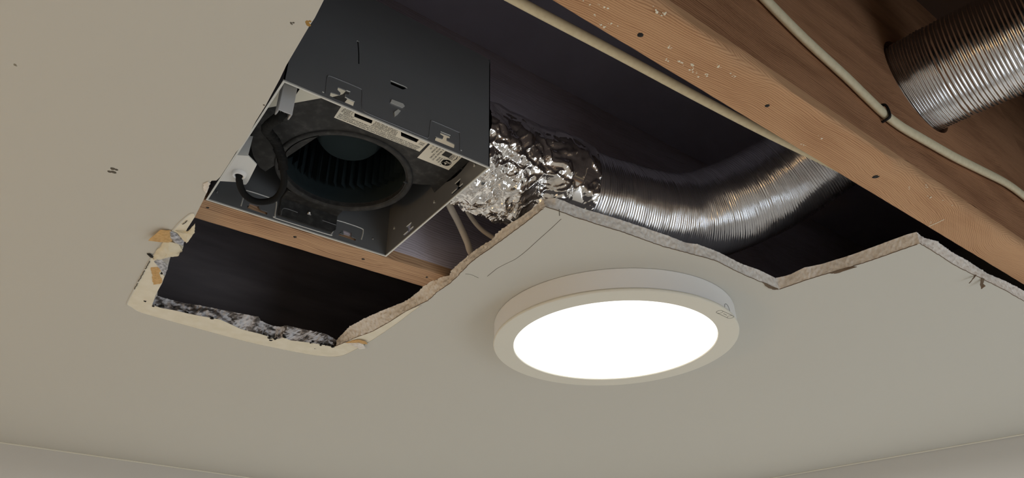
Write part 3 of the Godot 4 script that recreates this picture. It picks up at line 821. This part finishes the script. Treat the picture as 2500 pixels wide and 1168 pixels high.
	# blower plate
	var yp := 2.4395
	var c2 := Vector2(0.2005, -0.5320)
	var plate := PackedVector2Array([Vector2(0.1075, -0.4851), Vector2(0.1412, -0.4455), Vector2(0.1468, -0.4404), Vector2(0.1504, -0.4354), Vector2(0.1523, -0.4320), Vector2(0.1528, -0.4261), Vector2(0.1530, -0.4178), Vector2(x1 - 0.0015, -0.4178), Vector2(x1 - 0.0015, -0.5102), Vector2(0.2755, -0.5010), Vector2(0.2690, -0.5055)])
	for i in 19:
		var a := lerpf(0.36, -4.05, i / 18.0)
		plate.append(c2 + Vector2(cos(a), sin(a)) * 0.0645)
	plate.append_array(xz([0.1383, -0.5720, 0.1314, -0.5690, 0.1205, -0.5546, 0.1139, -0.5410, 0.1080, -0.5200, 0.1045, -0.5000]))
	plate = tidy(plate)
	var slot_a := xz([0.1700, -0.4474, 0.1867, -0.4471, 0.1878, -0.4516, 0.1718, -0.4519])
	var slot_b := xz([0.2137, -0.4466, 0.2320, -0.4468, 0.2322, -0.4516, 0.2165, -0.4515])
	m = MB.new()
	sheet(m, plate, [circle(c2, 0.0572, 64), slot_a, slot_b], Vector3(0, yp, 0), Vector3.RIGHT, Vector3.BACK, Vector3(0, 0.0022, 0))
	var bp := obj("blower_plate", m, M.black, t, "dusty black plastic blower plate")
	m = MB.new()
	lathe(m, Vector3(c2.x, yp, c2.y), [Vector2(0.0642, 0.001), Vector2(0.0640, -0.0008), Vector2(0.0630, -0.0016), Vector2(0.0612, -0.0018), Vector2(0.0594, -0.0012), Vector2(0.0580, 0.0000), Vector2(0.0574, 0.0022), Vector2(0.0574, 0.005)], 96)
	obj("inlet_ring", m, M.black, bp)
	m = MB.new()
	lathe(m, Vector3(c2.x, yp, c2.y), [Vector2(0.0574, 0.005), Vector2(0.0580, 0.012), Vector2(0.0640, 0.030), Vector2(0.0640, 0.085), Vector2(0.0001, 0.085)], 72)
	obj("blower_drum", m, M.dark, t)
	m = MB.new()
	for i in 40:
		var a := TAU * i / 40.0
		var d := Vector3(cos(a), 0, sin(a))
		var e := Vector3(cos(a + 0.09), 0, sin(a + 0.09))
		var b := Vector3(c2.x, yp, c2.y)
		m.quad(b + d * 0.050 + Vector3(0, 0.022, 0), b + e * 0.059 + Vector3(0, 0.022, 0), b + e * 0.059 + Vector3(0, 0.070, 0), b + d * 0.050 + Vector3(0, 0.070, 0))
	obj("impeller", m, M.dark, t)
	m = MB.new()
	lathe(m, Vector3(c2.x, yp, c2.y), [Vector2(0.0001, 0.034), Vector2(0.026, 0.035), Vector2(0.030, 0.040), Vector2(0.046, 0.068), Vector2(0.058, 0.070)], 64)
	obj("motor_hub", m, M.hub, t)
	for a in [-2.45, 0.42]:
		var q := c2 + Vector2(cos(a), sin(a)) * 0.0572
		m = MB.new()                   # a small clip on the inlet
		m.box(Vector3(q.x - 0.0022, yp - 0.0032, q.y - 0.0009), Vector3(q.x + 0.0022, yp - 0.0012, q.y + 0.0009), 0.0004)
		obj("clip", m, M.black, bp)
	# pale corner plate and the plug that hangs through it
	m = MB.new()
	sheet(m, PackedVector2Array([Vector2(x0 + g, z1 - g), Vector2(0.1529, z1 - g), Vector2(0.1527, -0.4261), Vector2(0.1522, -0.4320), Vector2(0.1503, -0.4354), Vector2(0.1467, -0.4403), Vector2(0.1411, -0.4454), Vector2(0.1074, -0.4850), Vector2(x0 + g, -0.4960)]), [xz([0.1080, -0.4462, 0.1215, -0.4462, 0.1215, -0.4545, 0.1080, -0.4545])], Vector3(0, yp + 0.0002, 0), Vector3.RIGHT, Vector3.BACK, Vector3(0, 0.001, 0))
	obj("corner_plate", m, M.cream_plate, t)
	var plug := MB.new()
	var pl := Vector3(0.1080, 2.4115, -0.4550)
	var ph := Vector3(0.1195, 2.4450, -0.4470)
	for w in [[Vector3(pl.x, pl.y, ph.z - 0.0011), Vector3(ph.x, ph.y, ph.z)], [Vector3(pl.x, pl.y, pl.z), Vector3(pl.x + 0.0012, ph.y, ph.z - 0.001)], [Vector3(ph.x - 0.0012, pl.y, pl.z), Vector3(ph.x, ph.y, ph.z - 0.001)], [Vector3(pl.x + 0.001, pl.y + 0.012, pl.z), Vector3(ph.x - 0.001, ph.y, pl.z + 0.0011)], [Vector3(0.1134, pl.y + 0.0012, pl.z + 0.002), Vector3(0.1142, ph.y, ph.z - 0.001)]]:
		plug.box(w[0], w[1], 0.0004)
	var pg := obj("plug", plug, M.plug, t, "grey plastic plug hanging at the corner")
	m = MB.new()
	m.box(Vector3(0.1098, pl.y + 0.001, -0.4535), Vector3(0.1126, 2.44, -0.4500), 0.001)
	obj("latch", m, M.cream_plate, pg)
	m = MB.new()
	m.box(Vector3(0.1149, pl.y + 0.004, -0.4535), Vector3(0.1180, 2.44, -0.4490), 0.0005)
	obj("socket", m, M.void, pg)
	# wiring cover, bushing and sleeved harness
	m = MB.new()
	var bc := Vector2(0.1117, -0.5515)
	sheet(m, xz([0.1016, -0.5730, 0.1016, -0.5264, 0.1095, -0.5220, 0.1199, -0.5303, 0.1224, -0.5600, 0.1222, -0.5650, 0.1200, -0.5666, 0.1150, -0.5655]), [circle(bc, 0.0055, 24)], Vector3(0, y0, 0), Vector3.RIGHT, Vector3.BACK, Vector3(0, 0.0012, 0))
	m.quad(Vector3(0.1095, y0, -0.5220), Vector3(0.1016, y0, -0.5264), Vector3(0.1016, y0 + 0.02, -0.5240), Vector3(0.1095, y0 + 0.02, -0.5196))
	var cov := obj("wiring_cover", m, M.cover, t, "light grey wiring cover")
	m = MB.new()
	lathe(m, Vector3(bc.x, y0, bc.y), [Vector2(0.0062, 0.0004), Vector2(0.0062, -0.0016), Vector2(0.0054, -0.0030), Vector2(0.0040, -0.0032), Vector2(0.0036, -0.0020), Vector2(0.0036, 0.008)], 32)
	obj("bushing", m, M.lamp_white, cov)
	m = MB.new()
	tube(m, curve([Vector3(bc.x, 2.4220, bc.y), Vector3(0.1123, 2.4130, -0.5535), Vector3(0.1175, 2.4090, -0.5635), Vector3(0.1250, 2.4060, -0.5705), Vector3(0.1336, 2.4050, -0.5730), Vector3(0.1422, 2.4060, -0.5711), Vector3(0.1498, 2.4090, -0.5643), Vector3(0.1512, 2.4140, -0.5519), Vector3(0.1477, 2.4190, -0.5412), Vector3(0.1398, 2.4240, -0.5286), Vector3(0.1331, 2.4285, -0.5173)], 8), 0.0030, 0.0030, 12)
	obj("harness", m, M.sleeve, t, "black sleeved wire loop")
	m = MB.new()
	var f := FastNoiseLite.new()
	f.seed = 3
	f.frequency = 0.4
	var path := curve([Vector3(0.1440, 2.4225, -0.5345), Vector3(0.1385, 2.4260, -0.5250), Vector3(0.1321, 2.4285, -0.5173), Vector3(0.1263, 2.4290, -0.5095), Vector3(0.1183, 2.4270, -0.5000), Vector3(0.1120, 2.4220, -0.4890), Vector3(0.1105, 2.4160, -0.4720), Vector3(0.1120, 2.4125, -0.4580), Vector3(0.1130, 2.4160, -0.4520)], 9)
	var fr := frames(path)
	var p := PackedVector3Array()
	for i in path.size():
		for j in 14:
			var a := TAU * j / 14
			var r := 0.0042 + 0.0013 * f.get_noise_2d(i * 2.1, j * 1.4)
			p.append(path[i] + fr[i][1] * cos(a) * r + fr[i][2] * sin(a) * r)
	m.grid(p, path.size(), 14)
	obj("braided_sleeve", m, M.sleeve, t)
	# motor bracket, its screw
	m = MB.new()
	sheet(m, PackedVector2Array([Vector2(0.1668, 2.4185), Vector2(0.2222, 2.4185), Vector2(0.2262, 2.4230), Vector2(0.2262, 2.4405), Vector2(0.1668, 2.4405)]), [], Vector3(0, 0, -0.6065), Vector3.RIGHT, Vector3.UP, Vector3(0, 0, 0.0016))
	m.box(Vector3(0.1668, 2.4390, -0.6065), Vector3(0.2262, 2.4410, -0.5900), 0.0004)
	var br := obj("motor_bracket", m, M.black, t)
	beads("fold", [[0.1690, 2.4190, 0.1705, 2.4278, 0.1847, 2.4282], [0.2110, 2.4285, 0.2258, 2.4282]], Vector3(0, 0, -0.6048), Vector3.RIGHT, Vector3.UP, 0.0004, M.zinc, br)
	m = MB.new()
	lump(m, Vector3(0.1963, 2.4322, -0.6046), 0.0022, 1.0)
	m.box(Vector3(0.1940, 2.4290, -0.6048), Vector3(0.1985, 2.4302, -0.6028), 0.0005)
	obj("screw", m, M.screw, br, "shiny screw")
	# printed labels
	var yl := yp - 0.0002
	m = MB.new()
	sheet(m, xz([0.1583, -0.4628, 0.2410, -0.4615, 0.2414, -0.4180, 0.1578, -0.4180, 0.1574, -0.4476]), [slot_a, slot_b], Vector3(0, yl, 0), Vector3.RIGHT, Vector3.BACK, Vector3(0, 0.0002, 0))
	var la := obj("warning_label", m, M.label, t, "cream warning label with rows of small print")
	var E := Vector3.RIGHT
	var S := Vector3.BACK
	var yt := yl - 0.00006
	var rows := [["ACCEPT ANY INTERFERENCE RECEIVED, INCLUDING INTERFERENCE THAT MAY CAUSE UNDESIRED OPERATION.", -0.4611, 0.1598, 0.0775], ["TWO CONDITIONS: 1) THIS DEVICE MAY NOT CAUSE HARMFUL INTERFERENCE AND 2) THIS DEVICE MUST", -0.4588, 0.1598, 0.0780], ["THIS DEVICE COMPLIES WITH PART 15 OF THE FCC RULES. OPERATION IS SUBJECT TO THE FOLLOWING", -0.4565, 0.1598, 0.0785], ["INDOOR WIT", -0.4540, 0.1625, 0.0095], ["ACCEPTABLE FOR USE OVER", -0.4540, 0.1885, 0.0240], ["B) WHEN U", -0.4519, 0.1598, 0.0092], ["B) FOR U", -0.4498, 0.1600, 0.0088], ["A) FOR U", -0.4477, 0.1605, 0.0085], ["B) SUITABLE AND TESTED", -0.4519, 0.1890, 0.0230], ["A) FOR PROTECTED WITH A", -0.4498, 0.1895, 0.0225], ["ELECTRICAL CIRCUIT", -0.4477, 0.1895, 0.0210], ["FOR", -0.4500, 0.2345, 0.0045], ["OVER", -0.4522, 0.2345, 0.0045]]
	for r in rows:
		lettering("print", r[0], 0.0016, Vector3(r[2], yt, r[1] + 0.0006), E, S, M.ink, la, r[3])
	m = MB.new()
	sheet(m, xz([0.2439, -0.4705, 0.2775, -0.4701, 0.2762, -0.4180, 0.2426, -0.4180]), [], Vector3(0, yl, 0), Vector3.RIGHT, Vector3.BACK, Vector3(0, 0.0002, 0))
	var lb := obj("rating_label", m, M.label, t, "cream rating label with round and square emblems")
	var N := Vector3.FORWARD
	for r in [["W 230mA", 0.0024, 0.2508, -0.4465, 0.0098], ["50CFM 1.0SONE", 0.0024, 0.2538, -0.4455, 0.0185], ["RR", 0.0017, 0.2570, -0.4452, 0.0022], ["Model: BF101", 0.0024, 0.2570, -0.4490, 0.0160], ["S1. 107", 0.0013, 0.2470, -0.4465, 0.0062], ["5015030", 0.0014, 0.2606, -0.4575, 0.0064], ["Intertek", 0.0017, 0.2632, -0.4575, 0.0080]]:
		lettering("print", r[0], r[1], Vector3(r[2], yt, r[3]), N, E, M.ink if r[0] != "S1. 107" else M.grey_ink, lb, r[4])
	for r in [["A) 12", 0.2385, -0.4215], ["B) 34", 0.2420, -0.4225], ["W 60", 0.2440, -0.4205]]:
		lettering("print", r[0], 0.0024, Vector3(r[1] + 0.005, yt, r[2] + 0.002), N, E, M.ink, lb)
	lettering("print", "HVI", 0.0036, Vector3(0.2702, yt, -0.4478), N, E, M.ink, lb, 0.0068)
	lettering("print", "CERTIFIED", 0.0012, Vector3(0.2681, yt, -0.4478), N, E, M.ink, lb, 0.0068)
	m = MB.new()
	var el := Vector3(0, yt - 0.00008, 0)
	var dn := Vector3(0, 0.00008, 0)
	sheet(m, xz([0.2598, -0.4470, 0.2672, -0.4470, 0.2672, -0.4540, 0.2598, -0.4540]), [], el, E, S, dn)
	obj("square_emblem", m, M.grey_ink, lb)
	m = MB.new()                       # peaked roof over the three letters
	sheet(m, xz([0.2732, -0.4474, 0.2746, -0.4512, 0.2732, -0.4552, 0.2727, -0.4552, 0.2738, -0.4512, 0.2727, -0.4474]), [], el, E, S, dn)
	sheet(m, circle(Vector2(0.2748, -0.4465), 0.0005, 10), [], el, E, S, dn)
	obj("roof_emblem", m, M.ink, lb)
	m = MB.new()
	var ec := Vector2(0.2696, -0.4615)
	sheet(m, circle(ec, 0.0047, 36), [circle(ec, 0.0041, 36)], el, E, S, dn)
	sheet(m, circle(ec, 0.0035, 36), [circle(ec, 0.0029, 36)], el, E, S, dn)
	sheet(m, rect(ec.x - 0.0022, ec.y + 0.0008, ec.x + 0.0022, ec.y + 0.0013), [], el, E, S, dn)
	sheet(m, rect(ec.x - 0.0026, ec.y - 0.0004, ec.x + 0.0026, ec.y + 0.0003), [], el, E, S, dn)
	sheet(m, rect(ec.x + 0.0010, ec.y - 0.0024, ec.x + 0.0017, ec.y - 0.0004), [], el, E, S, dn)
	sheet(m, rect(ec.x - 0.0024, ec.y - 0.0018, ec.x - 0.0012, ec.y - 0.0010), [], el, E, S, dn)
	sheet(m, rect(0.2650, -0.4655, 0.2652, -0.4562), [], el, E, S, dn)
	sheet(m, circle(Vector2(0.2665, -0.4668), 0.0005, 10), [], el, E, S, dn)
	obj("round_emblem", m, M.ink, lb)

func tidy(p: PackedVector2Array) -> PackedVector2Array:
	var o := PackedVector2Array()
	for i in p.size():
		if p[i].distance_to(p[(i + 1) % p.size()]) > 0.0004:
			o.append(p[i])
	return o

# ---------------------------------------------------------------- duct
func duct_path() -> PackedVector3Array:
	return curve([Vector3(0.2880, 2.4700, -0.4700), Vector3(0.36, 2.4705, -0.4700), Vector3(0.47, 2.4690, -0.4640), Vector3(0.585, 2.484, -0.4430), Vector3(0.662, 2.521, -0.3760), Vector3(0.695, 2.558, -0.2900), Vector3(0.7000, 2.5705, -0.2200), Vector3(0.7050, 2.5705, -0.1600), Vector3(0.7160, 2.5660, -0.06), Vector3(0.7300, 2.5600, 0.06), Vector3(0.7400, 2.5560, 0.145)], 40)

func build_duct() -> void:
	var t := thing("flexible_duct", Vector3(0.2880, 2.4700, -0.4700), "silver corrugated duct, foil-taped to the fan and bent up through the right joist", "duct")
	var raw := duct_path()
	var length := PackedFloat32Array([0.0])
	for i in range(1, raw.size()):
		length.append(length[-1] + raw[i].distance_to(raw[i - 1]))
	var f := FastNoiseLite.new()
	f.seed = 12
	f.frequency = 1.0
	f.fractal_octaves = 2
	# stations: four to a corrugation
	var path := PackedVector3Array()
	var swell := PackedFloat32Array()
	var s := 0.10
	var k := 0
	var at := 0
	while s < length[-1] - 0.006:
		var past := s > 0.63
		var pitch := (0.0038 if past else 0.0031) * (1.0 + 0.25 * f.get_noise_1d(k * 3.1))
		var amp := (0.0007 if past else 0.0011) * (1.0 + 0.5 * f.get_noise_1d(k * 5.3 + 50.0))
		for q in [[0.0, -1.0], [0.22, 0.1], [0.5, 1.0], [0.78, 0.1]]:
			var w: float = s + pitch * q[0]
			while at < length.size() - 2 and length[at + 1] < w:
				at += 1
			path.append(raw[at].lerp(raw[at + 1], clampf((w - length[at]) / (length[at + 1] - length[at]), 0, 1)))
			swell.append(amp * q[1])
		s += pitch
		k += 1
	var fr := frames(path)
	var seg := 80
	var p := PackedVector3Array()
	for i in path.size():
		for j in seg:
			var a := TAU * j / seg
			var dent := 0.0011 * f.get_noise_3d(cos(a) * 1.3, sin(a) * 1.3, i * 0.012) + 0.00045 * f.get_noise_3d(cos(a) * 4.0, sin(a) * 4.0, floorf(i / 4.0) * 0.9)
			var r := 0.0530 + swell[i] + dent
			p.append(path[i] + (fr[i][1] * cos(a) + fr[i][2] * sin(a)) * r)
	var m := MB.new()
	m.grid(p, path.size(), seg)
	obj("corrugated_hose", m, M.duct, t)
	# the crumpled foil wrap
	path = PackedVector3Array()
	var rows := 190
	for i in rows:
		var w := lerpf(0.0005, 0.136, float(i) / (rows - 1))
		var b := 0
		while b < length.size() - 2 and length[b + 1] < w:
			b += 1
		path.append(raw[b].lerp(raw[b + 1], clampf((w - length[b]) / (length[b + 1] - length[b]), 0, 1)))
	fr = frames(path)
	seg = 240
	var f1 := FastNoiseLite.new()
	f1.seed = 77
	f1.noise_type = FastNoiseLite.TYPE_CELLULAR
	f1.cellular_return_type = FastNoiseLite.RETURN_DISTANCE2_SUB
	f1.cellular_jitter = 1.0
	f1.frequency = 1.0
	f1.fractal_type = FastNoiseLite.FRACTAL_NONE
	f1.domain_warp_enabled = true
	f1.domain_warp_amplitude = 0.35
	f1.domain_warp_frequency = 0.4
	p = PackedVector3Array()
	for i in rows:
		var u := float(i) / (rows - 1)
		for j in seg:
			var a := TAU * j / seg
			var d := fr[i][1] * cos(a) + fr[i][2] * sin(a) as Vector3
			var low := clampf(0.5 - 0.65 * d.y, 0.12, 1.0)         # more crumpled underneath
			var q := Vector3(cos(a) * 1.25, sin(a) * 1.25, u * 2.7)
			var r := 0.0535
			r += low * 0.0150 * (f1.get_noise_3dv(q) + 0.45)
			r += low * 0.0032 * (f1.get_noise_3dv(q * 2.1 + Vector3(7, 3, 1)) + 0.5)
			r += 0.0035 * absf(f.get_noise_3dv(q * 1.1))
			r += (0.35 + 0.65 * low) * 0.0034 * pow(1.0 - minf(1.0, 1.6 * absf(f.get_noise_3dv(q * 0.8 + Vector3(4, 9, 2)))), 5.0)
			r += low * 0.0022 * pow(1.0 - minf(1.0, 1.6 * absf(f.get_noise_3dv(q * 1.9 + Vector3(1, 5, 8)))), 5.0)
			r += 0.004 * low * (1.0 - u) * (1.0 - u)
			r = lerpf(r, 0.0556 + 0.75 * maxf(0.0, r - 0.0495), smoothstep(0.55, 0.72, u))
			p.append(path[i] + d * r)
	m = MB.new()
	m.grid(p, rows, seg)
	obj("foil_wrap", m, M.foil, t, "crumpled shiny foil tape wrapped round the duct end")

# ---------------------------------------------------------------- cables
func cable(label: String, pts: Array, ra: float, rb: float, up: Vector3, mat: Material) -> void:
	var t := thing("cable", pts[0], label, "cable")
	var m := MB.new()
	tube(m, curve(pts, 10), ra, rb, 14, up)
	obj("sheath", m, mat, t)

func build_cables() -> void:
	cable("cream flat cable running beside the left edge of the speckled joist", [Vector3(0.02, 2.452, -0.2860), Vector3(0.12, 2.451, -0.2830), Vector3(0.2146, 2.4500, -0.2795), Vector3(0.3085, 2.4500, -0.2752), Vector3(0.4004, 2.4500, -0.2718), Vector3(0.4977, 2.4500, -0.2667), Vector3(0.62, 2.452, -0.2590)], 0.0042, 0.0034, Vector3.UP, M.sheath)
	cable("cream cable stapled to the side face of the speckled joist", [Vector3(0.30, 2.556, -0.1975), Vector3(0.36, 2.528, -0.1975), Vector3(0.4124, 2.5069, -0.1970), Vector3(0.4602, 2.4915, -0.1970), Vector3(0.5158, 2.4800, -0.1970), Vector3(0.5440, 2.4721, -0.1970), Vector3(0.5721, 2.4657, -0.1972), Vector3(0.6024, 2.4645, -0.1972), Vector3(0.6508, 2.4696, -0.1968), Vector3(0.7092, 2.4767, -0.1965), Vector3(0.7749, 2.4883, -0.1965), Vector3(0.8466, 2.5006, -0.1965), Vector3(0.8977, 2.5016, -0.1965), Vector3(0.98, 2.496, -0.1968)], 0.0036, 0.0056, Vector3.UP, M.sheath)
	cable("pale cable hanging from behind the fan housing to the cut edge", [Vector3(0.3000, 2.475, -0.5240), Vector3(0.3162, 2.4520, -0.5332), Vector3(0.3432, 2.4480, -0.5554), Vector3(0.3601, 2.4350, -0.5645), Vector3(0.3700, 2.4240, -0.5690), Vector3(0.4064, 2.4175, -0.5880)], 0.0036, 0.0036, Vector3.UP, M.grey_sheath)
	cable("thinner grey cable curving right of the hanging pale cable", [Vector3(0.3080, 2.4770, -0.5200), Vector3(0.3288, 2.4600, -0.5295), Vector3(0.3507, 2.4520, -0.5428), Vector3(0.3675, 2.4450, -0.5478), Vector3(0.3828, 2.4380, -0.5460), Vector3(0.3980, 2.4280, -0.5400)], 0.0026, 0.0026, Vector3.UP, M.grey_sheath)
	var t := thing("cable_staple", Vector3(0.573, 2.466, -0.2012), "dark wire staple over the cream cable on the joist side", "staple")
	var m := MB.new()
	tube(m, curve([Vector3(0.5700, 2.4735, -0.2030), Vector3(0.5703, 2.4733, -0.1965), Vector3(0.5712, 2.4715, -0.1930), Vector3(0.5728, 2.4655, -0.1925), Vector3(0.5735, 2.4600, -0.1935), Vector3(0.5730, 2.4583, -0.1965), Vector3(0.5728, 2.4580, -0.2030)], 8), 0.0018, 0.0012, 10)
	obj("wire", m, M.staple, t)

# ---------------------------------------------------------------- lights
func build_lamp() -> void:
	var c := Vector3(0.5871, CEIL, -0.5796)
	var t := thing("ceiling_light", c, "round white surface light glowing on the ceiling beside the hole", "ceiling light")
	var m := MB.new()
	lathe(m, c, [Vector2(0.1200, -0.0002), Vector2(0.1468, -0.0002), Vector2(0.1472, -0.0008), Vector2(0.1472, -0.0232), Vector2(0.1462, -0.0238), Vector2(0.1200, -0.0238)], 160)
	var h := obj("housing", m, M.lamp_white, t)
	m = MB.new()
	lathe(m, c, [Vector2(0.1440, -0.0239), Vector2(0.1470, -0.0241), Vector2(0.1480, -0.0246), Vector2(0.1484, -0.0256), Vector2(0.1484, -0.0262), Vector2(0.1480, -0.0272), Vector2(0.1470, -0.0278), Vector2(0.1245, -0.0278), Vector2(0.1236, -0.0274), Vector2(0.1232, -0.0262)], 160)
	var b := obj("bezel", m, M.bezel, t)
	m = MB.new()
	lathe(m, c, [Vector2(0.1235, -0.0262), Vector2(0.0900, -0.0266), Vector2(0.0500, -0.0268), Vector2(0.0001, -0.0269)], 128)
	obj("diffuser", m, M.glow, t, "bright white diffuser disc")
	# the small mark printed on bezel and side
	m = MB.new()
	var y := CEIL - 0.0279
	var a := Vector3(0.6170, y, -0.4418)
	var d := Vector3(0.6380, y, -0.4437) - a
	var n := Vector3(-d.z, 0, d.x).normalized()
	var r := 0.0036
	var loop := []
	for i in 13:
		var w := PI * i / 12.0 + PI / 2
		loop.append(a + d.normalized() * cos(w) * r + n * sin(w) * r)
	for i in 13:
		var w := PI * i / 12.0 - PI / 2
		loop.append(a + d + d.normalized() * cos(w) * r + n * sin(w) * r)
	loop.append(loop[0])
	tube(m, PackedVector3Array(loop), 0.00022, 0.00012, 6)
	for q in [a, a + d]:
		var ring := PackedVector3Array()
		for i in 25:
			ring.append(q + Vector3(cos(TAU * i / 24.0), 0, sin(TAU * i / 24.0)) * r)
		tube(m, ring, 0.00014, 0.0001, 6)
	tube(m, PackedVector3Array([a + d * 0.35, a + d * 0.66]), 0.00028, 0.0001, 6)
	obj("printed_mark", m, M.grey_ink, b)
	m = MB.new()
	var arch := PackedVector3Array()
	for i in 17:
		var w := PI * i / 16.0
		var ang := 1.300 + 0.045 * cos(w)
		arch.append(c + Vector3(cos(ang) * 0.1473, -0.0234 + 0.0060 * sin(w), sin(ang) * 0.1473))
	tube(m, arch, 0.00022, 0.00022, 6)
	obj("printed_mark", m, M.grey_ink, h)
	var l := AreaLight3D.new()
	l.name = "ceiling_light_beam"
	l.area_size = Vector2(0.165, 0.165)
	l.light_energy = LAMP_ENERGY
	l.light_color = Color(1.0, 0.99, 0.97)
	l.shadow_enabled = true
	t.add_child(l)
	l.position = Vector3(0, -0.0290, 0)
	l.rotation_degrees = Vector3(-90, 0, 0)

func build_added_window() -> void:       # added unseen fill light, shaped as a frosted window behind the camera
	var c := Vector3(0.95, 1.45, 1.15)
	var m := MB.new()
	sheet(m, rect(c.x - 0.42, c.y - 0.52, c.x + 0.42, c.y + 0.52), [rect(c.x - 0.35, c.y - 0.45, c.x + 0.35, c.y + 0.45)], Vector3(0, 0, c.z - 0.03), Vector3.RIGHT, Vector3.UP, Vector3(0, 0, 0.029))
	var w := obj("added_window_1", m, M.lamp_white)
	struct(w, "added white framed glowing window behind the camera, an unseen fill light")
	m = MB.new()
	m.box(c + Vector3(-0.35, -0.45, -0.008), c + Vector3(0.35, 0.45, -0.002), 0.001)
	obj("pane", m, M.fill_glow, w)
	var l := AreaLight3D.new()
	l.name = "added_window_fill"
	l.area_size = Vector2(0.70, 0.90)
	l.light_energy = ADDED_WINDOW_ENERGY
	l.light_color = Color(0.90, 0.95, 1.0)
	l.shadow_enabled = true
	w.add_child(l)
	l.position = c + Vector3(0, 0, -0.012)

func build_added_sconce() -> void:  # added unseen lamp that warms the light from the left
	var c := Vector3(-1.15, 1.75, -0.50)
	var t := thing("added_sconce", c, "added warm globe lamp, unseen, on the wall left of the picture", "added lamp")
	var m := MB.new()
	m.box(c + Vector3(0.0, -0.06, -0.06), c + Vector3(0.02, 0.06, 0.06), 0.004)
	m.box(c + Vector3(0.018, -0.012, -0.012), c + Vector3(0.07, 0.012, 0.012), 0.003)
	obj("bracket", m, M.screw, t)
	m = MB.new()
	var prof := []
	for i in 17:
		prof.append(Vector2(maxf(0.0001, 0.06 * sin(PI * i / 16.0)), 0.06 * cos(PI * i / 16.0)))
	lathe(m, c + Vector3(0.125, 0, 0), prof, 32)
	obj("glass_globe", m, M.warm_glow, t)
	var l := OmniLight3D.new()
	l.name = "added_sconce_light"
	l.light_color = Color(1.0, 0.76, 0.40)
	l.light_energy = ADDED_SCONCE_ENERGY
	l.light_size = 0.05
	l.omni_range = 8.0
	l.omni_attenuation = 2.0
	l.shadow_enabled = true
	t.add_child(l)
	l.position = Vector3(0.125, 0, 0)

const LAMP_ENERGY := 1.85
const ADDED_SCONCE_ENERGY := 0.085
const ADDED_WINDOW_ENERGY := 0.42
const EXPOSURE := 1.0

func _ready() -> void:
	rng.seed = 20
	var cam := Camera3D.new()
	cam.name = "camera"
	cam.fov = 37.165
	cam.near = 0.02
	cam.far = 20.0
	cam.position = Vector3(0, 2.0377, 0)
	cam.rotation_degrees = Vector3(30.899, -36.751, -0.791)
	add_child(cam)
	cam.current = true
	var we := WorldEnvironment.new()
	we.name = "world"
	var env := Environment.new()
	env.background_mode = Environment.BG_COLOR
	env.background_color = Color(0.02, 0.02, 0.02)
	env.tonemap_mode = Environment.TONE_MAPPER_LINEAR
	env.tonemap_exposure = EXPOSURE
	env.sdfgi_enabled = true
	env.ssao_enabled = true
	env.ssil_enabled = true
	we.environment = env
	add_child(we)
	make_materials()
	build_room()
	build_lamp()
	build_added_sconce()
	build_added_window()
	build_ceiling()
	build_joists()
	build_fan()
	build_duct()
	build_cables()
